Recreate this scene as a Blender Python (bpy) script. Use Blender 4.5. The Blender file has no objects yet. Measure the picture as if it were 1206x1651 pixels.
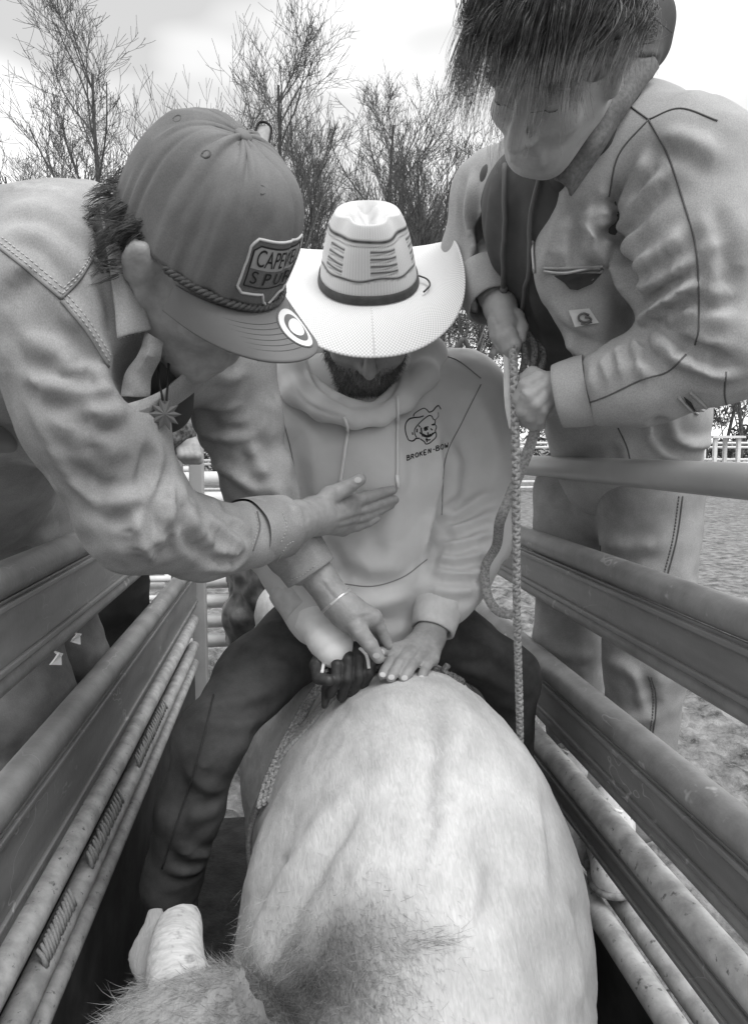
import bpy, bmesh, math, random
import numpy as np
from mathutils import Vector, Matrix
from mathutils.bvhtree import BVHTree

# ------------------------------------------------------------------ camera, sky, sun, exposure
SC = bpy.context.scene
COL = SC.collection
CAMZ = 1.60                                  # camera height above the ground
FPX, IW, IH = 1145.0, 1206.0, 1651.0         # focal length in photo pixels, photo size
PITCH = math.atan(103.5 / FPX)
YAW = math.atan(138.0 / FPX * math.cos(PITCH))
cam_d = bpy.data.cameras.new('camera')
cam_d.sensor_fit = 'VERTICAL'; cam_d.sensor_height = 24.0
cam_d.lens = FPX / IH * 24.0
cam_d.clip_start = 0.02; cam_d.clip_end = 2000
cam = bpy.data.objects.new('camera', cam_d); COL.objects.link(cam)
cam.location = (0, 0, CAMZ)
cam.rotation_euler = (math.radians(90) - PITCH, 0, -YAW)
SC.camera = cam

SUN_EL, SUN_AZ = math.radians(60), math.radians(148)   # azimuth from +Y towards +X
w = bpy.data.worlds.new('World'); SC.world = w; w.use_nodes = True
nt = w.node_tree; nt.nodes.clear()
def wn(t, **k):
    n = nt.nodes.new(t)
    for a, b in k.items(): setattr(n, a, b)
    return n
sky = wn('ShaderNodeTexSky', sky_type='NISHITA'); sky.sun_disc = False
sky.sun_elevation = SUN_EL; sky.sun_rotation = SUN_AZ
sky.air_density = 1.0; sky.dust_density = 6.0; sky.ozone_density = 1.0
bw = wn('ShaderNodeRGBToBW')
# overcast: the clear-sky radiance is evened out by a cloud sheet with soft darker patches
tc = wn('ShaderNodeTexCoord'); mp = wn('ShaderNodeMapping'); mp.inputs['Scale'].default_value = (1.0, 1.0, 2.6); mp.inputs['Location'].default_value = (2.1, .7, .3)
nz = wn('ShaderNodeTexNoise'); nz.inputs['Scale'].default_value = 2.2; nz.inputs['Detail'].default_value = 3; nz.inputs['Roughness'].default_value = .5
cr = wn('ShaderNodeValToRGB')
cr.color_ramp.elements[0].position = .34; cr.color_ramp.elements[0].color = (3.6, 3.6, 3.6, 1)
cr.color_ramp.elements[1].position = .62; cr.color_ramp.elements[1].color = (9.0, 9.0, 9.0, 1)
mx = wn('ShaderNodeMix', data_type='RGBA'); mx.inputs[0].default_value = .88
bg = wn('ShaderNodeBackground'); bg.inputs['Strength'].default_value = .075
out = wn('ShaderNodeOutputWorld')
L = nt.links.new
L(sky.outputs[0], bw.inputs[0]); L(bw.outputs[0], mx.inputs[6])
L(tc.outputs['Generated'], mp.inputs['Vector']); L(mp.outputs[0], nz.inputs['Vector']); L(nz.outputs['Fac'], cr.inputs[0]); L(cr.outputs[0], mx.inputs[7])
L(mx.outputs[2], bg.inputs[0]); L(bg.outputs[0], out.inputs[0])

sl = bpy.data.lights.new('sun', 'SUN'); sl.energy = .95; sl.angle = math.radians(38); sl.color = (1, 1, 1)
sun = bpy.data.objects.new('sun', sl); COL.objects.link(sun)
sd = Vector((math.sin(SUN_AZ) * math.cos(SUN_EL), math.cos(SUN_AZ) * math.cos(SUN_EL), math.sin(SUN_EL)))
sun.rotation_euler = (-sd).to_track_quat('-Z', 'Y').to_euler(); sun.location = (0, 0, 20)
SC.view_settings.view_transform = 'Standard'; SC.view_settings.look = 'None'
SC.view_settings.exposure = 1.5; SC.view_settings.gamma = 1.0
SC.render.engine = 'CYCLES'
SC.cycles.use_denoising = True
SC.cycles.max_bounces = 6; SC.cycles.transparent_max_bounces = 8

# ------------------------------------------------------------------ pixel <-> world
RNG = np.random.default_rng(7); random.seed(7)
_R = np.array(cam.rotation_euler.to_matrix())
_C = np.array([0, 0, CAMZ])
def ray(px, py):
    d = _R @ np.array([(px - IW / 2) / FPX, -(py - IH / 2) / FPX, -1.0])
    return d
def P(px, py, Y):
    """point seen at photo pixel (px,py), at distance Y along the chute"""
    d = ray(px, py); return _C + d * (Y / d[1])
def PX(px, py, X):
    d = ray(px, py); return _C + d * (X / d[0])
def PZ(px, py, Z):
    d = ray(px, py); return _C + d * ((Z - CAMZ) / d[2])
def proj(V):
    c = (np.asarray(V) - _C) @ _R
    return np.stack([IW / 2 - FPX * c[..., 0] / c[..., 2], IH / 2 + FPX * c[..., 1] / c[..., 2]], -1)
def nrm(v):
    v = np.asarray(v, float); return v / (np.linalg.norm(v) + 1e-12)
A = lambda *v: np.array(v, float)

# ------------------------------------------------------------------ materials (the photograph is black and white)
def mat(name, c1, c2=None, scale=20, rough=.7, bump=0, bscale=200, detail=4, spec=.3, lo=.35, hi=.65,
        stretch=(1, 1, 1), bstretch=(1, 1, 1), metal=0, sheen=0, c3=None, scale3=300, lo3=.55, hi3=.7, bdist=.002, subsurf=0, weave=None, crease=0, cscale=28, scratch=None):
    m = bpy.data.materials.new(name); m.use_nodes = True
    n = m.node_tree.nodes; l = m.node_tree.links.new; b = n['Principled BSDF']
    g = lambda v: (v, v, v, 1)
    b.inputs['Roughness'].default_value = rough; b.inputs['Specular IOR Level'].default_value = spec
    b.inputs['Metallic'].default_value = metal
    if sheen: b.inputs['Sheen Weight'].default_value = sheen
    if subsurf:
        b.inputs['Subsurface Weight'].default_value = subsurf; b.inputs['Subsurface Radius'].default_value = (.006, .006, .006)
        b.inputs['Subsurface Scale'].default_value = 1
    tc = n.new('ShaderNodeTexCoord')
    def mapped(s):
        mp = n.new('ShaderNodeMapping'); mp.inputs['Scale'].default_value = s; l(tc.outputs['Object'], mp.inputs[0]); return mp.outputs[0]
    def noise(sc, vec, det=detail):
        z = n.new('ShaderNodeTexNoise'); z.inputs['Scale'].default_value = sc; z.inputs['Detail'].default_value = det; z.inputs['Roughness'].default_value = .6
        l(vec, z.inputs['Vector']); return z.outputs['Fac']
    def ramp(fac, lo, hi, a, bb):
        r = n.new('ShaderNodeValToRGB'); e = r.color_ramp.elements
        e[0].position = lo; e[0].color = g(a); e[1].position = hi; e[1].color = g(bb); l(fac, r.inputs[0]); return r.outputs[0]
    col = None
    if c2 is None: b.inputs['Base Color'].default_value = g(c1)
    else: col = ramp(noise(scale, mapped(stretch)), lo, hi, c1, c2)
    if c3 is not None:
        f = ramp(noise(scale3, mapped((1, 1, 1)), 3), lo3, hi3, 0, 1)
        x = n.new('ShaderNodeMix'); x.data_type = 'RGBA'; l(f, x.inputs[0])
        if col is not None: l(col, x.inputs[6])
        else: x.inputs[6].default_value = g(c1)
        x.inputs[7].default_value = g(c3); col = x.outputs[2]
    hgt = None
    if weave:                                  # twill: fine diagonal lines
        f = noise(weave * 2.2, mapped((1, .35, .6)), 2); x = n.new('ShaderNodeMix'); x.data_type = 'RGBA'; x.blend_type = 'MULTIPLY'; x.inputs[0].default_value = 1
        l(col, x.inputs[6]); l(ramp(f, .3, .7, .82, 1.12), x.inputs[7]); col = x.outputs[2]
    if scratch is not None:                    # thin rubbed scratches in loose patches
        q = noise(7, mapped((1, .7, 1.3)), 3); sb = n.new('ShaderNodeMath'); sb.operation = 'SUBTRACT'; sb.inputs[1].default_value = .5; l(q, sb.inputs[0])
        ab = n.new('ShaderNodeMath'); ab.operation = 'ABSOLUTE'; l(sb.outputs[0], ab.inputs[0])
        lt = n.new('ShaderNodeMath'); lt.operation = 'LESS_THAN'; lt.inputs[1].default_value = .0045; l(ab.outputs[0], lt.inputs[0])
        mk = ramp(noise(5, mapped((1, 1, 1)), 2), .50, .60, 0, .75); mu = n.new('ShaderNodeMath'); mu.operation = 'MULTIPLY'; l(lt.outputs[0], mu.inputs[0]); l(mk, mu.inputs[1])
        x = n.new('ShaderNodeMix'); x.data_type = 'RGBA'; l(mu.outputs[0], x.inputs[0]); l(col, x.inputs[6]); x.inputs[7].default_value = g(scratch); col = x.outputs[2]
    if col is not None: l(col, b.inputs['Base Color'])
    if bump:
        bp = n.new('ShaderNodeBump'); bp.inputs['Strength'].default_value = bump; bp.inputs['Distance'].default_value = bdist
        l(noise(bscale, mapped(bstretch), 5), bp.inputs['Height']); l(bp.outputs[0], b.inputs['Normal'])
        if crease:                              # small soft creases of worn cloth
            z = n.new('ShaderNodeTexNoise'); z.inputs['Scale'].default_value = cscale; z.inputs['Detail'].default_value = 3; z.inputs['Distortion'].default_value = 1.4
            try: z.noise_type = 'RIDGED_MULTIFRACTAL'
            except Exception: pass
            l(mapped((1, 1, .55)), z.inputs['Vector'])
            b2 = n.new('ShaderNodeBump'); b2.inputs['Strength'].default_value = crease; b2.inputs['Distance'].default_value = .004
            l(z.outputs['Fac'], b2.inputs['Height']); l(b2.outputs[0], bp.inputs['Normal'])
    return m

# ------------------------------------------------------------------ objects
def tag(o, label=None, cat=None, group=None, kind=None):
    if label: o['label'] = label
    if cat: o['category'] = cat
    if group: o['group'] = group
    if kind: o['kind'] = kind
    return o
def thing(name, label, cat, loc=(0, 0, 0), group=None):
    o = bpy.data.objects.new(name, None); COL.objects.link(o); o.location = [float(c) for c in loc]; o.empty_display_size = .1
    return tag(o, label, cat, group)
def world_of(o):
    p = np.zeros(3)
    while o is not None:
        p = p + np.array(o.location); o = o.parent
    return p
def obj(name, V, F, m, parent=None, smooth=True, loc=None):
    """one mesh object; V in world coordinates"""
    V = np.asarray(V, float)
    base = world_of(parent) if parent else np.zeros(3)
    me = bpy.data.meshes.new(name)
    off = base if loc is None else np.asarray(loc, float)
    if isinstance(F, np.ndarray):
        n, k = F.shape
        me.vertices.add(len(V)); me.vertices.foreach_set('co', (V - off).astype(np.float32).ravel())
        me.loops.add(n * k); me.loops.foreach_set('vertex_index', F.astype(np.int32).ravel())
        me.polygons.add(n); me.polygons.foreach_set('loop_start', np.arange(0, n * k, k, dtype=np.int32))
        me.update(calc_edges=True)
    else:
        me.from_pydata((V - off).tolist(), [], [list(map(int, f)) for f in F]); me.update()
    me.validate()
    if smooth: me.polygons.foreach_set('use_smooth', np.ones(len(me.polygons), bool))
    if m is not None: me.materials.append(m)
    o = bpy.data.objects.new(name, me); COL.objects.link(o)
    if parent: o.parent = parent
    o.location = [float(c) for c in (off - base)]
    return o
def copy_tree(o, parent=None):
    c = o.copy(); COL.objects.link(c); c.parent = parent
    for ch in list(o.children): copy_tree(ch, c)
    return c

# ------------------------------------------------------------------ simple meshes (return V, F)
def merge(parts):
    Vs, Fs, n = [], [], 0
    for V, F in parts:
        V = np.asarray(V, float); Vs.append(V); Fs += [[i + n for i in f] for f in F]; n += len(V)
    return np.concatenate(Vs), Fs
def frames(path):
    path = np.asarray(path, float); T = np.gradient(path, axis=0); T /= np.linalg.norm(T, axis=1)[:, None] + 1e-12
    up = A(0, 0, 1) if abs(T[0][2]) < .9 else A(1, 0, 0)
    N = np.zeros_like(T); n0 = nrm(np.cross(T[0], up)); N[0] = n0
    for i in range(1, len(T)):
        n0 = n0 - T[i] * np.dot(n0, T[i]); n0 = nrm(n0); N[i] = n0
    return T, N, np.cross(T, N)
def tube(path, r, k=10, cap=True, flat=None):
    path = np.asarray(path, float); n = len(path); r = np.broadcast_to(np.asarray(r, float), (n,))
    T, N, B = frames(path); a = np.arange(k) * 2 * math.pi / k
    rb = r if flat is None else r * flat
    V = (path[:, None] + np.cos(a)[None, :, None] * N[:, None] * r[:, None, None] + np.sin(a)[None, :, None] * B[:, None] * rb[:, None, None]).reshape(-1, 3)
    F = [[i * k + j, i * k + (j + 1) % k, (i + 1) * k + (j + 1) % k, (i + 1) * k + j] for i in range(n - 1) for j in range(k)]
    if cap: F += [list(range(k))[::-1], [(n - 1) * k + j for j in range(k)]]
    return V, F
def box(c, s, R=None, bev=.0):
    bm = bmesh.new(); bmesh.ops.create_cube(bm, size=1)
    for v in bm.verts: v.co = Vector((v.co.x * s[0], v.co.y * s[1], v.co.z * s[2]))
    if bev: bmesh.ops.bevel(bm, geom=list(bm.edges), offset=bev, segments=2, affect='EDGES', profile=.5)
    bm.verts.index_update(); V = np.array([v.co[:] for v in bm.verts]); F = [[v.index for v in f.verts] for f in bm.faces]; bm.free()
    if R is not None: V = V @ np.asarray(R).T
    return V + np.asarray(c, float), F
def spline(pts, n=8):
    """Catmull-Rom through points"""
    p = np.asarray(pts, float)
    if len(p) < 3: return np.array([p[0] + (p[-1] - p[0]) * t for t in np.linspace(0, 1, n)])
    q = np.concatenate([[2 * p[0] - p[1]], p, [2 * p[-1] - p[-2]]]); o = []
    for i in range(1, len(q) - 2):
        for t in np.linspace(0, 1, n, endpoint=False):
            a, b, c, d = q[i - 1], q[i], q[i + 1], q[i + 2]
            o.append(.5 * (2 * b + (c - a) * t + (2 * a - 5 * b + 4 * c - d) * t * t + (3 * b - a - 3 * c + d) * t ** 3))
    o.append(p[-1]); return np.array(o)

# ------------------------------------------------------------------ vector noise
_perm = RNG.permutation(4096); _val = RNG.random(4096) * 2 - 1
def vnoise(p):
    p = np.asarray(p, float); i = np.floor(p).astype(int); f = p - i; f = f * f * (3 - 2 * f); r = 0
    for dx in (0, 1):
        for dy in (0, 1):
            for dz in (0, 1):
                h = _perm[(_perm[(_perm[(i[..., 0] + dx) & 4095] + i[..., 1] + dy) & 4095] + i[..., 2] + dz) & 4095]
                wgt = (f[..., 0] if dx else 1 - f[..., 0]) * (f[..., 1] if dy else 1 - f[..., 1]) * (f[..., 2] if dz else 1 - f[..., 2])
                r = r + wgt * _val[h]
    return r
def fbm(p, o=3):
    s, a = 0, 1.0
    for k in range(o): s = s + a * vnoise(np.asarray(p) * 2 ** k + 17.3 * k); a *= .5
    return s

# ------------------------------------------------------------------ blended solids: distance field -> one continuous surface
class Solid:
    def __init__(s, h): s.h = h; s.prims = []
    def cone(s, a, b, r1, r2=None, k=.02, cut=False, ratio=1, side=None):
        """tapered limb from a to b; ratio flattens it along the direction across 'side'"""
        s.prims.append(('c', A(*a), A(*b), r1, r1 if r2 is None else r2, k, cut, ratio, None if side is None else A(*side))); return s
    def ell(s, c, r, R=None, k=.02, cut=False):
        s.prims.append(('e', A(*c), A(*r), np.eye(3) if R is None else np.asarray(R, float), 0, k, cut, 1, None)); return s
    def chain(s, pts, rad, k=.01, **kw):
        for i in range(len(pts) - 1): s.cone(pts[i], pts[i + 1], rad[i], rad[i + 1], k, **kw)
        return s
    def bounds(s):
        lo, hi = [], []
        for p in s.prims:
            if p[6]: continue
            if p[0] == 'c': r = max(p[3], p[4]) * max(1, p[7]); lo.append(np.minimum(p[1], p[2]) - r); hi.append(np.maximum(p[1], p[2]) + r)
            else: r = p[2].max(); lo.append(p[1] - r); hi.append(p[1] + r)
        return np.min(lo, 0) - 3 * s.h, np.max(hi, 0) + 3 * s.h
    def mesh(s, clip=None, smooth=1, extra=2):
        smooth = smooth + extra
        lo, hi = s.bounds(); h = s.h
        if clip is not None: lo = np.maximum(lo, clip[0]); hi = np.minimum(hi, clip[1])
        dim = np.ceil((hi - lo) / h).astype(int) + 1
        F = np.full(dim, .08, np.float32)
        ax = [(lo[i] + h * np.arange(dim[i])).astype(np.float32) for i in range(3)]
        for kind, a, b, r1, r2, k, cut, ratio, side in s.prims:
            if kind == 'c': r = max(r1, r2) * max(1, ratio); l2, h2 = np.minimum(a, b) - r, np.maximum(a, b) + r
            else: r = b.max(); l2, h2 = a - r, a + r
            mg = k + 3 * h
            i0 = np.clip(((l2 - mg - lo) / h).astype(int), 0, dim); i1 = np.clip(((h2 + mg - lo) / h).astype(int) + 2, 0, dim)
            if (i1 <= i0).any(): continue
            x = ax[0][i0[0]:i1[0], None, None]; y = ax[1][None, i0[1]:i1[1], None]; z = ax[2][None, None, i0[2]:i1[2]]
            if kind == 'c':
                ba = (b - a); L2 = float(ba @ ba) + 1e-12
                qx, qy, qz = x - a[0], y - a[1], z - a[2]
                t = np.clip((qx * ba[0] + qy * ba[1] + qz * ba[2]) / L2, 0, 1)
                qx = qx - t * ba[0]; qy = qy - t * ba[1]; qz = qz - t * ba[2]
                rr = r1 + (r2 - r1) * t
                if ratio != 1:
                    w_ = nrm(np.cross(ba, side)); w_ = w_.astype(np.float32)
                    u = qx * w_[0] + qy * w_[1] + qz * w_[2]; e = (1 / ratio - 1) * u      # squeeze along w_
                    qx = qx + e * w_[0]; qy = qy + e * w_[1]; qz = qz + e * w_[2]
                d = np.sqrt(qx * qx + qy * qy + qz * qz) - rr
                if ratio < 1: d = d * max(ratio, .5)
            else:
                R = r1
                px, py, pz = x - a[0], y - a[1], z - a[2]
                u = [(px * R[0][i] + py * R[1][i] + pz * R[2][i]) for i in range(3)]       # columns of R are the axes
                k0 = np.sqrt((u[0] / b[0]) ** 2 + (u[1] / b[1]) ** 2 + (u[2] / b[2]) ** 2)
                k1 = np.sqrt((u[0] / b[0] ** 2) ** 2 + (u[1] / b[1] ** 2) ** 2 + (u[2] / b[2] ** 2) ** 2) + 1e-6
                d = k0 * (k0 - 1) / k1
            S = F[i0[0]:i1[0], i0[1]:i1[1], i0[2]:i1[2]]
            if cut:
                hh = np.clip(.5 - .5 * (S + d) / k, 0, 1); S[...] = S * (1 - hh) - d * hh + k * hh * (1 - hh)
            else:
                hh = np.clip(.5 + .5 * (S - d) / k, 0, 1); S[...] = S * (1 - hh) + d * hh - k * hh * (1 - hh)
        F[0] = F[-1] = .02; F[:, 0] = F[:, -1] = .02; F[:, :, 0] = F[:, :, -1] = .02
        s.F, s.lo = F, lo
        V, Q = surfnet(F, lo, h)
        for _ in range(smooth): V = relax(V, Q)
        return V, Q
def surfnet(F, lo, h):
    ins = F < 0; d = np.array(F.shape)
    cnt = np.zeros(d - 1, np.float32); acc = np.zeros((*(d - 1), 3), np.float32)
    c = [(i, j, k) for i in (0, 1) for j in (0, 1) for k in (0, 1)]
    def sub(M, o): return M[o[0]:d[0] - 1 + o[0], o[1]:d[1] - 1 + o[1], o[2]:d[2] - 1 + o[2]]
    any_in = np.zeros(d - 1, bool); all_in = np.ones(d - 1, bool)
    for o in c: s_ = sub(ins, o); any_in |= s_; all_in &= s_
    act = any_in & ~all_in; idx = np.argwhere(act)
    vid = np.full(d - 1, -1, np.int64); vid[act] = np.arange(len(idx))
    acc = np.zeros((len(idx), 3)); cnt = np.zeros(len(idx))
    for o in c:
        for axx in range(3):
            if o[axx] == 1: continue
            o2 = list(o); o2[axx] = 1
            f0 = F[idx[:, 0] + o[0], idx[:, 1] + o[1], idx[:, 2] + o[2]]; f1 = F[idx[:, 0] + o2[0], idx[:, 1] + o2[1], idx[:, 2] + o2[2]]
            cr_ = (f0 < 0) != (f1 < 0); t = f0 / (f0 - f1 + 1e-20)
            p = np.tile(np.array(o, float), (len(idx), 1)); p[:, axx] = t
            acc[cr_] += p[cr_]; cnt += cr_
    V = lo + h * (idx + acc / cnt[:, None])
    Q = []
    for axx in range(3):
        b_, c_ = (axx + 1) % 3, (axx + 2) % 3
        sl0 = [slice(None)] * 3; sl1 = [slice(None)] * 3; sl0[axx] = slice(0, -1); sl1[axx] = slice(1, None)
        e = ins[tuple(sl0)] != ins[tuple(sl1)]; E = np.argwhere(e)
        ok = (E[:, b_] > 0) & (E[:, c_] > 0) & (E[:, b_] < d[b_] - 1) & (E[:, c_] < d[c_] - 1); E = E[ok]
        def g(db, dc):
            q = E.copy(); q[:, b_] += db; q[:, c_] += dc; return vid[q[:, 0], q[:, 1], q[:, 2]]
        quad = np.stack([g(-1, -1), g(0, -1), g(0, 0), g(-1, 0)], 1)
        fl = ~ins[E[:, 0], E[:, 1], E[:, 2]]; quad[fl] = quad[fl][:, ::-1]
        Q.append(quad)
    return V, np.concatenate(Q)
def relax(V, Q, f=.5):
    acc = np.zeros_like(V); cnt = np.zeros(len(V))
    for a, b in ((0, 1), (1, 2), (2, 3), (3, 0)):
        i, j = Q[:, a], Q[:, b]
        for ax_ in range(3):
            acc[:, ax_] += np.bincount(i, V[j, ax_], len(V)) + np.bincount(j, V[i, ax_], len(V))
        cnt += np.bincount(i, minlength=len(V)) + np.bincount(j, minlength=len(V))
    return V + f * (acc / np.maximum(cnt, 1)[:, None] - V)
def normals(V, Q):
    n = np.cross(V[Q[:, 2]] - V[Q[:, 0]], V[Q[:, 3]] - V[Q[:, 1]]) if Q.shape[1] == 4 else np.cross(V[Q[:, 1]] - V[Q[:, 0]], V[Q[:, 2]] - V[Q[:, 0]])
    N = np.zeros_like(V)
    for a in range(Q.shape[1]):
        for ax_ in range(3): N[:, ax_] += np.bincount(Q[:, a], n[:, ax_], len(V))
    return N / (np.linalg.norm(N, axis=1)[:, None] + 1e-12)
def joinq(parts):
    Vs, Qs, n = [], [], 0
    for V, Q in parts: Vs.append(V); Qs.append(Q + n); n += len(V)
    return np.concatenate(Vs), np.concatenate(Qs)
def seg_dist(p, path):
    """distance of 2-D/3-D points to a polyline and the position along it (0..1)"""
    best = np.full(len(p), 1e9); tt = np.zeros(len(p)); path = np.asarray(path, float); sgn = np.zeros(len(p))
    Ls = np.linalg.norm(np.diff(path, axis=0), axis=1); cum = np.concatenate([[0], np.cumsum(Ls)])
    for i in range(len(path) - 1):
        ba = path[i + 1] - path[i]; q = p - path[i]; t = np.clip(q @ ba / (ba @ ba + 1e-12), 0, 1)
        r = q - t[:, None] * ba; dd = np.linalg.norm(r, axis=1); m = dd < best
        best[m] = dd[m]; tt[m] = ((cum[i] + t * Ls[i]) / cum[-1])[m]
        if p.shape[1] == 2: sgn[m] = np.sign(ba[0] * r[:, 1] - ba[1] * r[:, 0])[m]
    return best, tt, sgn
def folds(V, Q, strokes, scale=1.0):
    """push cloth folds and creases into the surface. stroke = (points as photo pixels, width px, height mm)"""
    N = normals(V, Q); px = proj(V); view = _C - V; view /= np.linalg.norm(view, axis=1)[:, None]
    face = np.clip((N * view).sum(1) * 2.5 + .2, 0, 1)
    D = np.zeros(len(V))
    for pts, wd, amp in strokes:
        path = spline(pts, 5) if len(pts) > 2 else np.asarray(pts, float)
        lo, hi = path.min(0) - 3 * wd, path.max(0) + 3 * wd
        m = np.where(((px > lo) & (px < hi)).all(1) & (face > 0))[0]
        if not len(m): continue
        d, t, sg = seg_dist(px[m], path)
        end = np.clip(np.minimum(t, 1 - t) * 5 + .15, 0, 1)
        # a fold has a crest on one side and a trough on the other
        x = d / wd * sg
        prof = np.exp(-x * x) - .8 * np.exp(-((x - 1.2) / .5) ** 2)
        D[m] += amp * .001 * prof * end * face[m]
    return V + N * (D * scale)[:, None]
def wrinkle(V, Q, amp, freq, dirv=None, stretch=4, oct=2, mask=None, seed=0):
    """soft irregular cloth wrinkles running across dirv"""
    p = V.copy()
    if dirv is not None:
        dv = nrm(dirv); al = p @ dv; p = (p - al[:, None] * dv) / stretch + al[:, None] * dv
    n = fbm(p * freq + seed * 31.7, oct); n = 1 - 2 * np.abs(n)
    if mask is not None: n = n * mask
    return V + normals(V, Q) * (amp * n)[:, None]

class Surf:
    """a mesh that things can be laid on"""
    def __init__(s, V, Q): s.t = BVHTree.FromPolygons([tuple(v) for v in V.tolist()], [tuple(q) for q in Q.tolist()])
    def pix(s, px, py, off=.001):
        d = nrm(ray(px, py)); h = s.t.ray_cast(Vector(_C), Vector(d))
        if h[0] is None: return None
        n = np.array(h[1]); n = n if n @ d < 0 else -n
        return np.array(h[0]) + n * off
    def line(s, pts, n=6, off=.001):
        o = [s.pix(x, y, off) for x, y in spline(pts, n)]
        return [p for p in o if p is not None]
    def near(s, p, off=0):
        h = s.t.find_nearest(Vector(p)); return np.array(h[0]) + np.array(h[1]) * off, np.array(h[1])
def seam(surf, pts, r=.0012, n=6, off=.0006, k=5, jump=.05):
    """thin raised line lying on a surface along photo pixels"""
    L_ = surf.line(pts, n, off); out = []; cur = []
    for p in L_:
        if cur and np.linalg.norm(p - cur[-1]) > jump:
            if len(cur) > 2: out.append(tube(np.array(cur), r, k))
            cur = []
        cur.append(p)
    if len(cur) > 2: out.append(tube(np.array(cur), r, k))
    return out
def stitches(surf, pts, gap=.006, ln=.0035, r=.0007, off=.0005):
    """dashes of thread along photo pixels"""
    L_ = surf.line(pts, 12, off); out = []
    if len(L_) < 3: return out
    L_ = np.array(L_); s_ = np.concatenate([[0], np.cumsum(np.linalg.norm(np.diff(L_, axis=0), axis=1))])
    f = lambda t: np.array([np.interp(t, s_, L_[:, i]) for i in range(3)])
    t = 0
    while t + ln < s_[-1]:
        out.append(tube([f(t), f(t + ln)], r, 4)); t += gap
    return out

def flap(name, surf, ea, eb, off, m, parent, thick=.004, na=14, nb=6, fb=None, roll=0):
    """a sheet of cloth between two pixel lines, lying 'off' above a surface, with real thickness"""
    ea, eb = spline(ea, 8), spline(eb, 8)
    def res(e): t = np.linspace(0, 1, len(e)); u = np.linspace(0, 1, na); return np.stack([np.interp(u, t, e[:, i]) for i in (0, 1)], 1)
    ea, eb = res(ea), res(eb); V = []; bad = []
    for i in range(na):
        for j in range(nb):
            q = ea[i] * (1 - j / (nb - 1)) + eb[i] * j / (nb - 1)
            p = surf.pix(q[0], q[1], off + roll * math.sin(math.pi * j / (nb - 1)))
            if p is None or (fb is not None and abs(p[1] - fb) > .12): p = P(q[0], q[1], fb if fb is not None else 1.0)
            V.append(p)
    V = np.array(V).reshape(na, nb, 3)
    for _ in range(2):
        W = V.copy(); W[1:-1] = (V[:-2] + 2 * V[1:-1] + V[2:]) / 4; V = W.copy(); W[:, 1:-1] = (V[:, :-2] + 2 * V[:, 1:-1] + V[:, 2:]) / 4; V = W
    I = np.arange(na * nb).reshape(na, nb); F = np.stack([I[:-1, :-1], I[1:, :-1], I[1:, 1:], I[:-1, 1:]], -1).reshape(-1, 4)
    o = obj(name, V.reshape(-1, 3), F, m, parent)
    md = o.modifiers.new('thickness', 'SOLIDIFY'); md.thickness = thick; md.offset = 0
    md = o.modifiers.new('round', 'BEVEL'); md.width = thick * .35; md.segments = 2; md.limit_method = 'ANGLE'
    md = o.modifiers.new('smooth', 'SUBSURF'); md.levels = 1; md.render_levels = 1
    return o
def cuff_tube(a_, b_, r0, r1, th_, seed=0, k=36, n=9, oval=1.0, rib=0):
    """hollow cuff: outer wall, rolled edge, inner wall"""
    a_, b_ = A(*a_), A(*b_); ax = nrm(b_ - a_); u = nrm(np.cross(ax, A(0, 0, 1))); v = np.cross(u, ax); prof = []
    for t in np.linspace(0, 1, n): prof.append((t, r0 + (r1 - r0) * t + .0016 * math.sin(math.pi * t)))
    prof += [(1.02, r1 - th_ * .3), (1.02, r1 - th_ * .7), (1.0, r1 - th_)] + [(t, r0 + (r1 - r0) * t - th_) for t in (.7, .4, .1)]
    rr = np.random.default_rng(seed); ph = rr.random(4) * 6.28; ang = np.arange(k) * 2 * math.pi / k; V = []
    for t, r in prof:
        w_ = 1 + .03 * np.sin(2 * ang + ph[0] + 2 * t) + .02 * np.sin(3 * ang + ph[1] - 3 * t) + .012 * np.sin(7 * ang + ph[2] + 5 * t) + rib * np.cos(ang * k / 2)
        V.append(a_ + ax * np.linalg.norm(b_ - a_) * t + (u[None] * (np.cos(ang) * r * w_)[:, None] + v[None] * (np.sin(ang) * r * w_ * oval)[:, None]))
    V = np.concatenate(V); m_ = len(prof); I = np.arange(m_ * k).reshape(m_, k); J = np.roll(I, -1, 1)
    return V, np.stack([I[:-1], J[:-1], J[1:], I[1:]], -1).reshape(-1, 4)

# ------------------------------------------------------------------ cloth: a slack skin settles over a solid and buckles into folds
def lap(V, E0, E1, deg):
    out = np.empty_like(V)
    for a_ in range(3): out[:, a_] = (np.bincount(E0, V[E1, a_], len(V)) + np.bincount(E1, V[E0, a_], len(V))) / deg
    return out - V
def edges_of(Q):
    e = np.concatenate([Q[:, [0, 1]], Q[:, [1, 2]], Q[:, [2, 3]], Q[:, [3, 0]]]); e.sort(1); return np.unique(e, axis=0)
def sample(F, lo, h, p):
    q = (p - lo) / h; i = np.clip(np.floor(q).astype(int), 0, np.array(F.shape) - 2); f = np.clip(q - i, 0, 1); r = 0
    for dx in (0, 1):
        for dy in (0, 1):
            for dz in (0, 1):
                r = r + F[i[:, 0] + dx, i[:, 1] + dy, i[:, 2] + dz] * (f[:, 0] if dx else 1 - f[:, 0]) * (f[:, 1] if dy else 1 - f[:, 1]) * (f[:, 2] if dz else 1 - f[:, 2])
    return r
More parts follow.
